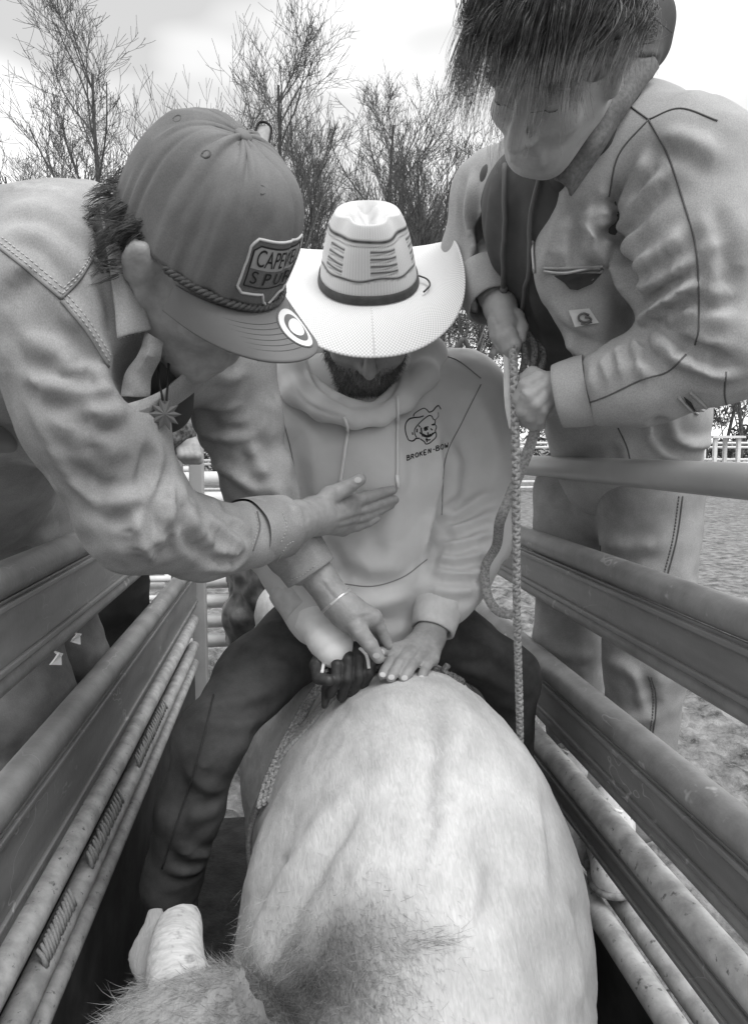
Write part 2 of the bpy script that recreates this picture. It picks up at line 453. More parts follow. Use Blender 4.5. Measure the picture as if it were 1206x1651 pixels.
def drape(S, slack=.07, iters=150, inset=.006, outset=.010, bend=.10, grav=.00006, strokes=(), sscale=1.0, seed=0, smooth=1, axis=None, mask=None):
    V, Q = S.mesh(smooth=smooth, extra=2); F, lo, h = S.F, S.lo, S.h
    if strokes: V = folds(V, Q, strokes, sscale)
    E = edges_of(Q); D = np.concatenate([Q[:, [0, 2]], Q[:, [1, 3]]]); C = np.concatenate([E, D]); a_, b_ = C[:, 0], C[:, 1]
    L0 = np.linalg.norm(V[a_] - V[b_], axis=1); sl = np.full(len(V), slack) if mask is None else slack * mask(V)
    s_ = (sl[a_] + sl[b_]) / 2
    if axis is not None:                                                # more slack along the limb than round it
        d = V[b_] - V[a_]; d /= np.linalg.norm(d, axis=1)[:, None] + 1e-9; ax = axis(V[a_]); c = np.abs((d * ax).sum(1)); s_ = s_ * (.45 + .9 * c)
    R = L0 * (1 + s_); wgt = np.where(np.arange(len(C)) < len(E), 1.0, .5)
    E0, E1 = E[:, 0], E[:, 1]; deg = np.bincount(E0, minlength=len(V)) + np.bincount(E1, minlength=len(V)); deg = np.maximum(deg, 1)
    cnt = np.bincount(a_, wgt, len(V)) + np.bincount(b_, wgt, len(V)); n = len(V)
    N = normals(V, Q); V = V + N * (.0022 * fbm(V * 34 + seed * 9.1, 3))[:, None]
    f0 = sample(F, lo, h, V); up = f0 + outset; dn = f0 - inset                # the shell each point may move in
    for it in range(iters):
        d = V[b_] - V[a_]; ln = np.linalg.norm(d, axis=1) + 1e-9; k = (.5 * wgt * (ln - R) / ln)[:, None] * d
        for ax_ in range(3): V[:, ax_] += 1.35 * (np.bincount(a_, k[:, ax_], n) - np.bincount(b_, k[:, ax_], n)) / cnt
        V[:, 2] -= grav
        l1 = lap(V, E0, E1, deg); V = V - bend * lap(l1, E0, E1, deg)
        if it % 3 == 2:
            f = sample(F, lo, h, V); g = np.stack([sample(F, lo, h, V + A(*e) * h * .7) - sample(F, lo, h, V - A(*e) * h * .7) for e in np.eye(3)], 1); g /= np.linalg.norm(g, axis=1)[:, None] + 1e-9
            V = V - g * (np.maximum(f - up, 0) + np.minimum(f - dn, 0))[:, None]
    return ccsub(V, Q)
def ccsub(V, Q):
    """one Catmull-Clark step"""
    n = len(V); fp = V[Q].mean(1)
    e = np.concatenate([Q[:, [0, 1]], Q[:, [1, 2]], Q[:, [2, 3]], Q[:, [3, 0]]]); es = np.sort(e, 1); E, inv = np.unique(es, axis=0, return_inverse=True); inv = inv.ravel(); nf = len(Q)
    fc = np.zeros((len(E), 3)); c = np.bincount(inv, minlength=len(E))
    for a_ in range(3): fc[:, a_] = np.bincount(inv, np.tile(fp[:, a_], 4), len(E)) / c
    mid = V[E].mean(1); ep = np.where((c == 2)[:, None], (mid + fc) / 2, mid)
    val = np.bincount(Q.ravel(), minlength=n); Fa = np.zeros((n, 3)); Ra = np.zeros((n, 3)); ed = np.bincount(E.ravel(), minlength=n)
    for a_ in range(3):
        Fa[:, a_] = np.bincount(Q.ravel(), np.repeat(fp[:, a_], 4), n) / np.maximum(val, 1); Ra[:, a_] = np.bincount(E.ravel(), np.repeat(mid[:, a_], 2), n) / np.maximum(ed, 1)
    vv = np.maximum(val, 3)[:, None]; W = (Fa + 2 * Ra + (vv - 3) * V) / vv
    e0, e1, e2, e3 = (inv[k * nf:(k + 1) * nf] + n for k in range(4)); f_ = np.arange(nf) + n + len(E)
    Q2 = np.concatenate([np.stack([Q[:, 0], e0, f_, e3], 1), np.stack([Q[:, 1], e1, f_, e0], 1), np.stack([Q[:, 2], e2, f_, e1], 1), np.stack([Q[:, 3], e3, f_, e2], 1)])
    return np.concatenate([W, ep, fp]), Q2
def limb_axis(segs):
    """direction of the nearest bone at each point"""
    def f(p):
        best = np.full(len(p), 1e9); out = np.zeros_like(p)
        for a_, b_ in segs:
            a_, b_ = A(*a_), A(*b_); ba = b_ - a_; t = np.clip((p - a_) @ ba / (ba @ ba), 0, 1); d = np.linalg.norm(p - a_ - t[:, None] * ba, axis=1); m = d < best; best[m] = d[m]; out[m] = nrm(ba)
        return out
    return f
# ================================================================== setting
M_mud = mat('mud', .05, .27, 9, .8, bump=1, bscale=45, bdist=.02, c3=.20, scale3=60, lo3=.5, hi3=.75, spec=.35)
M_water = mat('puddle_water', .03, rough=.06, spec=.6)
M_paint = mat('worn_grey_paint', .14, .21, 14, .45, bump=.4, bscale=140, bdist=.0015, c3=.36, scale3=22, lo3=.66, hi3=.72, spec=.5, scratch=.32)
M_plate = mat('painted_plate', .12, .19, 9, .42, bump=.3, bscale=70, bdist=.0015, c3=.26, scale3=34, lo3=.66, hi3=.76, spec=.5, stretch=(1, .35, 1.6), scratch=.34)
M_bare = mat('bare_worn_pipe', .26, .44, 30, .55, bump=.4, bscale=220, bdist=.001, c3=.10, scale3=75, lo3=.62, hi3=.72, spec=.5)
M_toppipe = mat('smooth_grey_pipe', .26, .31, 6, .42, bump=.1, bscale=120, bdist=.0006, c3=.22, scale3=90, lo3=.68, hi3=.8, spec=.5)
M_white = mat('white_painted_pipe', .55, .7, 12, .5)
M_dark = mat('dark_steel', .03, .06, 12, .6)
M_bark = mat('tree_bark', .04, .08, 6, .9)
M_twig = mat('bare_twigs', .075, .12, 5, .9)
M_ever = mat('evergreen_leaves', .03, .07, 3, .8)
M_brush = mat('brush_leaves', .05, .12, 2, .9)
M_flake = mat('torn_paper', .8, rough=.8)

# ground: one sheet, fine close by, coarse to the horizon
def axis(a, b, fine0, fine1, st):
    near = np.arange(fine0, fine1, st); v = [fine1]; s_ = st
    while v[-1] < b: s_ *= 1.18; v.append(v[-1] + s_)
    u = [fine0]; s_ = st
    while u[-1] > a: s_ *= 1.18; u.append(u[-1] - s_)
    return np.concatenate([u[::-1][:-1], near, v])
gx = axis(-400, 400, -1.0, 3.2, .035); gy = axis(-60, 700, .3, 6.0, .035)
GX, GY = np.meshgrid(gx, gy, indexing='ij')
pp = np.stack([GX, GY, GX * 0], -1)
amp = np.clip(1 - (GY - 8) / 30, .0, 1) * np.clip(1 - (np.abs(GX) - 6) / 30, 0, 1)
gz = (.028 * fbm(pp * 3.2, 3) + .022 * (1 - 2 * np.abs(vnoise(pp * 9))) + .016 * (1 - 2 * np.abs(vnoise(pp * 19 + 5))) + .01 * vnoise(pp * 34)) * amp - .06
V = np.stack([GX, GY, gz], -1).reshape(-1, 3); nx, ny = len(gx), len(gy)
I = np.arange(nx * ny).reshape(nx, ny)
F = np.stack([I[:-1, :-1], I[1:, :-1], I[1:, 1:], I[:-1, 1:]], -1).reshape(-1, 4)
tag(obj('ground', V, F, M_mud), kind='structure')
# dark soil bed of the chute, its deep shade put into the colour
Vc_, Fc_ = box((.08, 1.35, -.012), (.90, 3.3, .03)); tag(obj('chute_floor', Vc_, Fc_, mat('shaded_chute_mud', .012, .035, 14, .6, bump=.8, bscale=40, bdist=.01), smooth=False), kind='structure')
# puddle in the hoof prints outside the chute: a level water sheet a little above the hollows
a = np.linspace(0, 2 * math.pi, 40, endpoint=False)
def puddle(cx, cy, rx, ry, z, seed):
    r = 1 + .25 * vnoise(np.stack([np.cos(a) * 1.5 + seed, np.sin(a) * 1.5, a * 0], -1))
    V = np.stack([cx + rx * r * np.cos(a), cy + ry * r * np.sin(a), a * 0 + z], -1)
    V = np.concatenate([V, [[cx, cy, z]]])
    return V, [[i, (i + 1) % 40, 40] for i in range(40)]
tag(obj('puddle', *puddle(1.17, 1.85, .28, .42, -.052, 3), M_water), kind='structure')
tag(obj('puddle', *puddle(1.62, 1.75, .22, .3, -.056, 9), M_water), kind='structure')

# ---------------------------------------------------------------- the two chute sides
def pipe(x, z, r, y0, y1, m, parent, name='pipe', bend=None, wob=.0):
    n = 14; y = np.linspace(y0, y1, n)
    path = np.stack([np.full(n, x) + wob * np.sin(y * 2.1), y, np.full(n, z) + wob * np.cos(y * 1.7)], -1)
    return obj(name, *tube(path, r, 20), m, parent)
def plate(x, z0, z1, y0, y1, m, parent, th=.006, lip=True):
    V, F = box((x, (y0 + y1) / 2, (z0 + z1) / 2), (th, y1 - y0, z1 - z0), bev=.0015)
    o = obj('plate', V, F, m, parent, smooth=False)
    if z1 - z0 < .2:                                              # folded lips along both edges of the plate
        for zz in (z0 + .007, z1 - .009):
            sx = 1 if x < 0 else -1; obj('lip', *box((x + sx * .006, (y0 + y1) / 2, zz), (.007, y1 - y0, .009), bev=.002), m, o, smooth=False)
    return o
Y0, Y1 = -.5, 2.86
XR, XL = .545, -.385          # pipe centre lines
R_ = thing('chute_side', 'grey pipe and plate chute side on the right, below the boy in the canvas jacket', 'chute side', (XR, Y1, 0))
pipe(XR - .003, 1.560, .0225, Y0, Y1, M_toppipe, R_)
pipe(XR, 1.393, .0235, Y0, Y1, M_paint, R_); plate(XR - .013, 1.297, 1.372, Y0, Y1, M_plate, R_); pipe(XR, 1.284, .0150, Y0, Y1, M_paint, R_)
pipe(XR, 1.134, .0265, Y0, Y1, M_paint, R_); plate(XR - .013, 1.040, 1.112, Y0, Y1, M_plate, R_); pipe(XR, 1.026, .0165, Y0, Y1, M_paint, R_)
pipe(XR, .953, .0230, Y0, Y1, M_bare, R_); plate(XR - .010, .880, .933, Y0, Y1, M_plate, R_)
pipe(XR - .006, .772, .0215, Y0, Y1, M_bare, R_); pipe(XR + .052, .772, .0215, Y0, Y1, M_bare, R_)
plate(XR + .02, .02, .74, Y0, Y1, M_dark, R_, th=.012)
L_ = thing('chute_side', 'grey pipe and plate chute side on the left with scuffed plates and toothed pipe', 'chute side', (XL, Y1, 0))
pipe(XL, 1.614, .0210, Y0, 1.75, M_toppipe, L_)
pipe(XL, 1.423, .0245, Y0, Y1, M_paint, L_); plate(XL + .013, 1.305, 1.402, Y0, Y1, M_plate, L_); pipe(XL, 1.288, .0165, Y0, Y1, M_paint, L_)
pipe(XL, 1.132, .0260, Y0, Y1, M_paint, L_); plate(XL + .013, .985, 1.108, Y0, Y1, M_plate, L_); pipe(XL, .972, .0150, Y0, Y1, M_paint, L_)
pipe(XL, .910, .0245, Y0, Y1, M_bare, L_); pipe(XL, .806, .0215, Y0, Y1, M_bare, L_); pipe(XL, .735, .0195, Y0, Y1, M_bare, L_)
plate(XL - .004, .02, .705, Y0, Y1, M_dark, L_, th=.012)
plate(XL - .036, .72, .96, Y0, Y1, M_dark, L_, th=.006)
for par, x in ((R_, XR + .052), (L_, XL - .050)):
    for y in (2.84, -.3): obj('post', *box((x, y, .83), (.05, .06, 1.64), bev=.006), M_paint, par, smooth=False)
obj('post', *box((XL + .015, 2.95, .88), (.055, .06, 1.76), bev=.006), M_toppipe, L_, smooth=False)
# toothed strips welded on the left middle pipe
tooth = None
for (p0, p1, n) in (((223, 1229), (267, 1130), 22), ((147, 1398), (196, 1288), 17), ((72, 1571), (118, 1470), 14)):
    for i in range(n):
        q = np.array(p0) + (np.array(p1) - np.array(p0)) * i / (n - 1)
        c = PX(q[0], q[1], XL + .012); c[2] = .835
        if tooth is None:
            d = A(-.2, 0, 1); tooth = obj('tooth', *tube([c - .014 * d, c + .004 * d, c + .016 * A(-.5, .25, 1)], [.0045, .004, .0028], 6), M_bare, L_, loc=c)
        else:
            t = tooth.copy(); COL.objects.link(t); t.parent = L_; t.location = c - world_of(L_)
            t.rotation_euler = (random.uniform(-.15, .15), random.uniform(-.1, .1), random.uniform(-.3, .3))
# torn scraps stuck on the lower pipe of the left panel
for k, (x, y) in enumerate(((125, 1028), (94, 1061))):
    c = PX(x, y, XL - .012)
    rr = random.Random(k); V = []; F = []
    n = 8
    for i in range(n):
        t = i * 2 * math.pi / n; rad = .010 * (.6 + .7 * rr.random())
        V.append(c + A(.008 * math.sin(3 * t), -math.cos(t) * rad * 1.7 + .6 * math.sin(t) * rad, math.sin(t) * rad + .3 * math.cos(t) * rad))
    V.append(c + A(.006, 0, .002)); V += [v + A(-.003, 0, 0) for v in V]
    F = [[i, (i + 1) % n, n] for i in range(n)] + [[n + 1 + (i + 1) % n, n + 1 + i, 2 * n + 1] for i in range(n)] + [[i, n + 1 + i, n + 1 + (i + 1) % n, (i + 1) % n] for i in range(n)]
    tag(obj('torn_paper_scrap', V, F, M_flake, smooth=False), ('larger upper' if k == 0 else 'smaller lower') + ' torn white scrap stuck to the left panel\'s lower pipe', 'paper scrap')

# ---------------------------------------------------------------- pens behind the chute
def rail_fence(name, label, p0, p1, zs, r, m, posts, ph, pr, cat='fence', group=None):
    p0, p1 = A(*p0, 0), A(*p1, 0); t = thing(name, label, cat, (p0 + p1) / 2, group)
    for z in zs: obj('rail', *tube(np.array([p0 + A(0, 0, z), p1 + A(0, 0, z)]), r, 10), m, t)
    for i in range(posts):
        q = p0 + (p1 - p0) * i / (posts - 1); obj('post', *tube(np.array([q + A(0, .03, -.15), q + A(0, .03, ph)]), pr, 10), m, t)
    return t
rail_fence('pen_panel', 'pale horizontal pipe pen panel behind the rider and the man in the cap', (-2.6, 4.3), (-.02, 4.3), [2.06, 1.94, 1.82, 1.70, 1.42, 1.30, 1.18, 1.06, .80, .68, .56, .44], .042, M_white, 6, 2.08, .03, 'pen panel')
rail_fence('pen_panel', 'small white ladder panel seen under the sleeve of the man in denim', (-2.2, 3.75), (-.48, 3.75), [1.56, 1.49, 1.40, .92, .82, .72, .62, .5], .016, M_white, 12, 1.57, .015, 'pen panel')
rail_fence('arena_fence', 'long white pipe arena fence far across the muddy ground', (-6, 26), (40, 25), [1.78, 1.62, 1.15, 1.02, .62, .34, .12], .05, M_white, 20, 1.85, .05, 'fence')
# white frame (judges' stand) far right
t = thing('white_stand', 'white square timber frame standing at the far arena fence, far right', 'stand', (15.6, 24.3, 0))
for dx in (-.45, .45):
    for dy in (-.4, .4): obj('leg', *box((15.6 + dx, 24.3 + dy, .95), (.12, .12, 2.0)), M_white, t, smooth=False)
obj('top', *box((15.6, 24.3, 1.99), (1.25, 1.1, .08)), M_white, t, smooth=False)

# ---------------------------------------------------------------- trees
def grow(seed, H=14, spread=.42, stems=3, thick=.16, dens=1.0):
    """upright bare tree: stems run to the top, branches leave at a narrow angle and climb"""
    rr = random.Random(seed); trunk = []; crown = []
    def branch(p, d, ln, r, lev):
        n = 8 if lev == 0 else (5 if lev == 1 else 4); pts = [p]; q = p.copy(); dd = d.copy()
        for i in range(n):
            dd = nrm(dd + A(rr.gauss(0, .07), rr.gauss(0, .07), rr.gauss(0, .04) + (.10 if lev > 0 else .05)))
            q = q + dd * ln / n; pts.append(q.copy())
        rad = np.linspace(r, r * (.22 if lev == 0 else .45), n + 1); rad = np.maximum(rad, .0062 if lev > 2 else .009)
        (trunk if lev == 0 else crown).append(tube(pts, rad, 7 if lev == 0 else (5 if lev == 1 else 3), cap=False))
        if lev >= 4: return
        m = {0: 22, 1: 8, 2: 5, 3: 4}[lev]; m = max(2, int(m * dens * rr.uniform(.85, 1.15)))
        for j in range(m):
            t = (.2 + .8 * (j + rr.random()) / m) if lev == 0 else rr.uniform(.25, 1.0)
            i = min(int(t * n), n - 1); f = t * n - i; b = pts[i] * (1 - f) + pts[i + 1] * f
            ax = nrm(pts[min(i + 1, n)] - pts[i]); side = nrm(np.cross(ax, nrm(A(rr.gauss(0, 1), rr.gauss(0, 1), rr.gauss(0, 1)))))
            ang = spread * rr.uniform(.8, 1.5); nd = nrm(ax * math.cos(ang) + side * math.sin(ang))
            l2 = ln * (.34 * (1.15 - .75 * t) if lev == 0 else rr.uniform(.4, .62)) * rr.uniform(.8, 1.25)
            branch(b, nd, l2, r * (.45 - .25 * t) * (1 if lev else .8), lev + 1)
    for s_ in range(stems):
        an = s_ * 2 * math.pi / stems + rr.random(); lean = rr.uniform(.04, .12) if stems > 1 else .02
        branch(A(.25 * math.cos(an) * (stems > 1), .25 * math.sin(an) * (stems > 1), -.2), nrm(A(lean * math.cos(an), lean * math.sin(an), 1)), H * rr.uniform(.82, 1.0), thick * rr.uniform(.75, 1), 0)
    return merge(trunk), merge(crown)
protos = []
for sd_, H, sp, st, th, dn in ((1, 14, .60, 1, .19, 1.0), (2, 13, .52, 2, .14, .85), (3, 13, .48, 3, .12, .7), (4, 13, .55, 1, .15, .9)):
    tr, crn = grow(sd_, H, sp, st, th, dn)
    protos.append((tr, crn))
tree_spots = [  # px, distance, height scale, kind, rotation, label
    (105, 24, 1.06, 0, .3, 'tall bare tree with a straight trunk nearest the left edge'),
    (38, 33, 1.30, 3, 1.3, 'slender bare tree at the far left edge of the photo'),
    (70, 36, 1.22, 1, 2.3, 'pale forked bare tree just left of the tallest left-hand trunk'),
    (165, 34, 1.15, 3, 4.0, 'short bare tree between the tallest left-hand trunk and the curly hair'),
    (212, 31, 1.05, 1, 2.2, 'forked bare tree right behind the curly hair of the man in the cap'),
    (252, 34, 1.02, 2, .9, 'many-stemmed bare tree whose top shows above the left side of the cap'),
    (318, 36, 1.16, 3, 3.1, 'single bare tree directly above the crown of the cap'),
    (352, 42, 1.15, 1, 5.1, 'distant forked bare tree above the cap\'s front panel'),
    (398, 40, 1.35, 3, 2.5, 'thin bare tree just above the cap button'),
    (436, 33, 1.18, 1, .5, 'forked bare tree between the cap button and its strap end'),
    (470, 28, 1.10, 2, 1.2, 'many-stemmed bare tree rising just right of the cap'),
    (526, 27, 1.06, 0, 2.9, 'tallest bare tree, directly behind the straw hat crown'),
    (562, 36, 1.42, 3, 1.9, 'thin bare tree right behind the top dents of the straw hat'),
    (585, 32, 1.12, 0, 4.4, 'bare tree with straight trunk behind the right side of the hat crown'),
    (605, 38, 1.42, 2, .2, 'many-stemmed bare tree just right of the straw hat top'),
    (655, 33, 1.32, 3, .4, 'thin bare tree above the right brim of the straw hat'),
    (695, 29, 1.12, 2, 1.8, 'many-stemmed bare tree between straw hat brim and the boy'),
    (738, 34, 1.25, 1, 3.3, 'forked bare tree touching the boy\'s hair at the left'),
    (1150, 26, .66, 1, 2.0, 'low bare tree at the right edge behind the canvas jacket'),
    (1195, 34, .95, 3, .7, 'bare tree with dark trunk at the far right edge'),
]
made = {}
for px, Y, s_, k, rot, lab in tree_spots:
    d = ray(px, 722); x = d[0] / d[1] * Y
    root = thing('bare_tree', lab, 'tree', (x, Y, 0), 'bare trees beyond the arena')
    if k not in made:
        made[k] = []
        for n, (V, F), mm in (('trunk', protos[k][0], M_bark), ('crown', protos[k][1], M_twig)):
            o = obj(n, V, F, mm); made[k].append((n, o.data)); bpy.data.objects.remove(o)
    for n, me in made[k]:
        o = bpy.data.objects.new(n, me); COL.objects.link(o); o.parent = root
    root.scale = (s_ * 1.0,) * 3; root.rotation_euler = (0, 0, rot)
# leaf clumps
def leaves(centers, radii, n, size, seed):
    rr = np.random.default_rng(seed); Vs = []
    for c, r in zip(centers, radii):
        p = rr.normal(size=(n, 3)); p /= np.linalg.norm(p, axis=1)[:, None]; p = p * (rr.random((n, 1)) ** .45) * np.asarray(r) + c
        u = rr.normal(size=(n, 3)); v = rr.normal(size=(n, 3)); s_ = size * (.6 + .8 * rr.random((n, 1)))
        u = u / np.linalg.norm(u, axis=1)[:, None] * s_; v = v / np.linalg.norm(v, axis=1)[:, None] * s_ * .5
        Vs.append(np.stack([p - u, p + v, p + u], 1).reshape(-1, 3))
    V = np.concatenate(Vs); return V, np.arange(len(V)).reshape(-1, 3)
rr = np.random.default_rng(4)
def ever_tree(px, Y, H, W, n, lab, seed, mm):
    x = ray(px, 722); x = x[0] / x[1] * Y; t = thing('evergreen_tree', lab, 'tree', (x, Y, 0))
    obj('trunk', *tube([A(x, Y, -.2), A(x + .1, Y, H * .4), A(x, Y, H * .85)], [.25, .18, .06], 7), M_bark, t)
    r_ = np.random.default_rng(seed); cs, rs = [], []
    for i in range(n):
        z = r_.uniform(.3, .95); an = r_.uniform(0, 6.28); rad = W * math.sin(min(1, (1.05 - z) * 2.2) * 1.4) * r_.uniform(.3, 1)
        cs.append(A(x + rad * math.cos(an), Y + rad * math.sin(an), z * H)); rs.append(A(1.3, 1.3, .8) * r_.uniform(.6, 1.2))
    obj('crown', *leaves(cs, rs, 420, .11, seed), mm, t, smooth=False)
ever_tree(706, 36, 13.0, 2.3, 40, 'dark rounded evergreen between the straw hat and the boy\'s jacket', 5, M_ever)
ever_tree(812, 37, 9.5, 3.2, 34, 'lower dark evergreen hidden behind the boy\'s open jacket', 6, M_ever)
# scrubby wood edge that reads as one mass
cs, rs = [], []
for i in range(210):
    x = rr.uniform(-34, 44); Y = rr.uniform(44, 52); hmax = 3.0 + 3.2 * (x > 6) + 1.3 * math.sin(x * .7)
    cs.append(A(x, Y, rr.uniform(.2, hmax))); rs.append(A(1.6, 1.2, .9) * rr.uniform(.6, 1.3))
tag(obj('wood_edge', *leaves(cs, rs, 190, .26, 11), M_brush, smooth=False), 'dark scrubby wood edge beyond the white arena fence', 'woods', kind='stuff')
# crooked small tree close behind the rider's left shoulder
t = thing('crooked_tree', 'small crooked dark tree behind the rider\'s shoulder and hat brim', 'tree', P(800, 800, 9) * A(1, 1, 0))
def limb(pts, r0, r1, Y=9): pp_ = spline([P(x, y, Y + dy) for x, y, dy in pts], 6); return tube(pp_, np.linspace(r0, r1, len(pp_)), 7)
obj('trunk', *merge([limb([(812, 830, 0), (800, 720, 0), (785, 610, 0), (800, 560, .2), (830, 540, .4)], .07, .03), limb([(785, 612, 0), (765, 580, 0), (748, 545, 0)], .05, .03)]), M_bark, t)
obj('crown', *merge([limb([(748, 545, 0), (722, 575, .1), (700, 545, 0), (735, 500, 0), (765, 462, 0)], .035, .015),
                     limb([(735, 500, 0), (738, 470, .2), (730, 440, .3)], .02, .01), limb([(800, 562, 0), (790, 530, 0), (795, 500, 0)], .025, .01),
                     limb([(812, 700, 0), (800, 650, .2), (790, 630, .3)], .02, .008), limb([(812, 720, 0), (822, 650, .2), (826, 620, .3)], .02, .008)] +
                    [limb([(x, y, 0), (x + dx * .5 + rr.normal() * 6, y - 28, rr.normal() * .3), (x + dx, y - 60 - 30 * rr.random(), rr.normal() * .5)], .012, .004) for x, y, dx in ((722, 575, -18), (735, 505, 10), (760, 470, 25), (745, 545, 30), (765, 580, 25), (785, 600, 5), (700, 548, -12), (738, 470, -20), (800, 650, 14))]), M_twig, t)
# ================================================================== shared materials for people and animals
def fur_mat(name, base, var, scale=14):
    """short coat; the vertex attribute 'coat' carries the animal's own darker patches"""
    m = bpy.data.materials.new(name); m.use_nodes = True; n = m.node_tree.nodes; l = m.node_tree.links.new; b = n['Principled BSDF']
    b.inputs['Roughness'].default_value = .62; b.inputs['Specular IOR Level'].default_value = .25; b.inputs['Sheen Weight'].default_value = .15
    tc = n.new('ShaderNodeTexCoord')
    at = n.new('ShaderNodeAttribute'); at.attribute_name = 'coat'
    z = n.new('ShaderNodeTexNoise'); z.inputs['Scale'].default_value = scale; z.inputs['Detail'].default_value = 5; l(tc.outputs['Object'], z.inputs['Vector'])
    r = n.new('ShaderNodeMapRange'); r.inputs[1].default_value = .3; r.inputs[2].default_value = .7; r.inputs[3].default_value = 1 - var; r.inputs[4].default_value = 1 + var; l(z.outputs['Fac'], r.inputs[0])
    mp = n.new('ShaderNodeMapping'); mp.inputs['Scale'].default_value = (1, .22, .3); l(tc.outputs['Object'], mp.inputs[0])
    h = n.new('ShaderNodeTexNoise'); h.inputs['Scale'].default_value = 260; h.inputs['Detail'].default_value = 3; h.inputs['Distortion'].default_value = 1.2; l(mp.outputs[0], h.inputs['Vector'])
    r2 = n.new('ShaderNodeMapRange'); r2.inputs[1].default_value = .3; r2.inputs[2].default_value = .7; r2.inputs[3].default_value = .86; r2.inputs[4].default_value = 1.09; l(h.outputs['Fac'], r2.inputs[0])
    m1 = n.new('ShaderNodeMath'); m1.operation = 'MULTIPLY'; l(r.outputs[0], m1.inputs[0]); l(r2.outputs[0], m1.inputs[1])
    m2 = n.new('ShaderNodeMath'); m2.operation = 'MULTIPLY'; l(m1.outputs[0], m2.inputs[0]); l(at.outputs['Fac'], m2.inputs[1])
    m3 = n.new('ShaderNodeMath'); m3.operation = 'MULTIPLY'; l(m2.outputs[0], m3.inputs[0]); m3.inputs[1].default_value = base
    l(m3.outputs[0], b.inputs['Base Color'])
    bp = n.new('ShaderNodeBump'); bp.inputs['Strength'].default_value = .5; bp.inputs['Distance'].default_value = .0015; l(h.outputs['Fac'], bp.inputs['Height']); l(bp.outputs[0], b.inputs['Normal'])
    return m
def set_attr(o, name, val):
    a_ = o.data.attributes.new(name, 'FLOAT', 'POINT'); a_.data.foreach_set('value', np.asarray(val, np.float32))
M_fur = fur_mat('pale_bull_coat', .48, .14)
M_furdark = fur_mat('dark_bull_coat', .05, .5, 20)
M_horn = mat('horn', .34, .52, 40, .5, bump=.6, bscale=90, bdist=.002, stretch=(.4, 3, 3), bstretch=(.4, 3, 3), c3=.16, scale3=55, lo3=.58, hi3=.72)
M_skin = mat('skin', .24, .32, 45, .5, bump=.55, bscale=260, bdist=.0011, spec=.35, c3=.22, scale3=30, lo3=.55, hi3=.8)
M_skin2 = mat('paler_skin', .31, .38, 40, .5, bump=.4, bscale=320, bdist=.0009, spec=.35, c3=.33, scale3=24, lo3=.55, hi3=.75)
M_nail = mat('nail', .45, rough=.35)
M_hairdark = mat('dark_hair', .025, .06, 60, .5, spec=.5)

def strands(roots, dirs, lengths, width, curl, seed, segs=3, grav=.0):
    """tapered hair blades, curved; returns V, F"""
    rr = np.random.default_rng(seed); n = len(roots); dirs = dirs / (np.linalg.norm(dirs, axis=1)[:, None] + 1e-9)
    side = np.cross(dirs, rr.normal(size=(n, 3))); side /= np.linalg.norm(side, axis=1)[:, None] + 1e-9
    bend = rr.normal(size=(n, 3)) * curl; bend[:, 2] -= grav
    rows = []
    for i in range(segs + 1):
        t = i / segs
        c = roots + dirs * (lengths * t)[:, None] + bend * (lengths * t * t)[:, None]
        w_ = width * (1 - t) ** .7
        if i < segs: rows += [c - side * w_, c + side * w_]
        else: rows += [c]
    V = np.stack(rows, 1); k = V.shape[1]; base = np.arange(n)[:, None] * k; F = []
    for i in range(segs - 1):
        F.append(base + np.array([[2 * i, 2 * i + 1, 2 * i + 3]])); F.append(base + np.array([[2 * i, 2 * i + 3, 2 * i + 2]]))
    i = segs - 1; F.append(base + np.array([[2 * i, 2 * i + 1, 2 * i + 2]]))
    return V.reshape(-1, 3), np.concatenate(F)

# ================================================================== the pale bull
BX = .165
bull = thing('bull', 'pale cream bull with one blunt horn, filling the chute under the rider', 'bull', (BX, 1.4, 0))
S = Solid(.008)
S.ell((BX - .035, 1.75, .88), (.25, .82, .32), k=.1)                      # barrel
S.ell((BX + .038, 1.07, .93), (.228, .32, .282), k=.07); S.ell((BX + .004, 1.0, .84), (.240, .30, .26), k=.07)              # shoulders
S.ell((BX + .048, 1.13, 1.070), (.110, .22, .140), k=.07)              # hump
S.cone((BX + .01, 1.25, 1.115), (BX, 2.1, 1.12), .075, .085, k=.08)         # spine
S.ell((BX, 2.28, .95), (.27, .34, .27), k=.10)                       # rump
S.ell((BX - .17, 2.14, 1.11), (.09, .12, .08), k=.08); S.ell((BX + .17, 2.14, 1.11), (.09, .12, .08), k=.08)
S.cone((BX + .018, 1.0, .87), (BX - .045, .74, .80), .212, .200, k=.10)    # neck
S.cone((BX + .04, 1.0, 1.055), (BX - .025, .73, .945), .112, .10, k=.08)   # crest
S.cone((BX - .05, .74, .80), (-.09, .64, .88), .18, .12, k=.07)     # towards the turned head
S.ell((-.095, .640, 1.01), (.100, .085, .085), k=.05)                     # poll
S.cone((-.09, .62, .93), (-.15, .47, .66), .11, .075, k=.06)          # face
S.ell((-.155, .45, .62), (.075, .06, .06), k=.04)                      # muzzle
S.cone((-.116, .665, .99), (-.122, .685, 1.03), .035, .030, k=.025)  # horn socket
for sx in (-1, 1):
    S.chain([(BX + sx * .13, 1.02, .75), (BX + sx * .14, 1.0, .45), (BX + sx * .135, 1.03, .12), (BX + sx * .135, 1.0, .0)], [.13, .075, .045, .05], k=.05)
    S.chain([(BX + sx * .16, 2.25, .85), (BX + sx * .16, 2.12, .58), (BX + sx * .155, 2.32, .36), (BX + sx * .155, 2.28, .05), (BX + sx * .155, 2.24, .0)], [.19, .11, .06, .045, .05], k=.05)
V, Q = S.mesh(smooth=3)
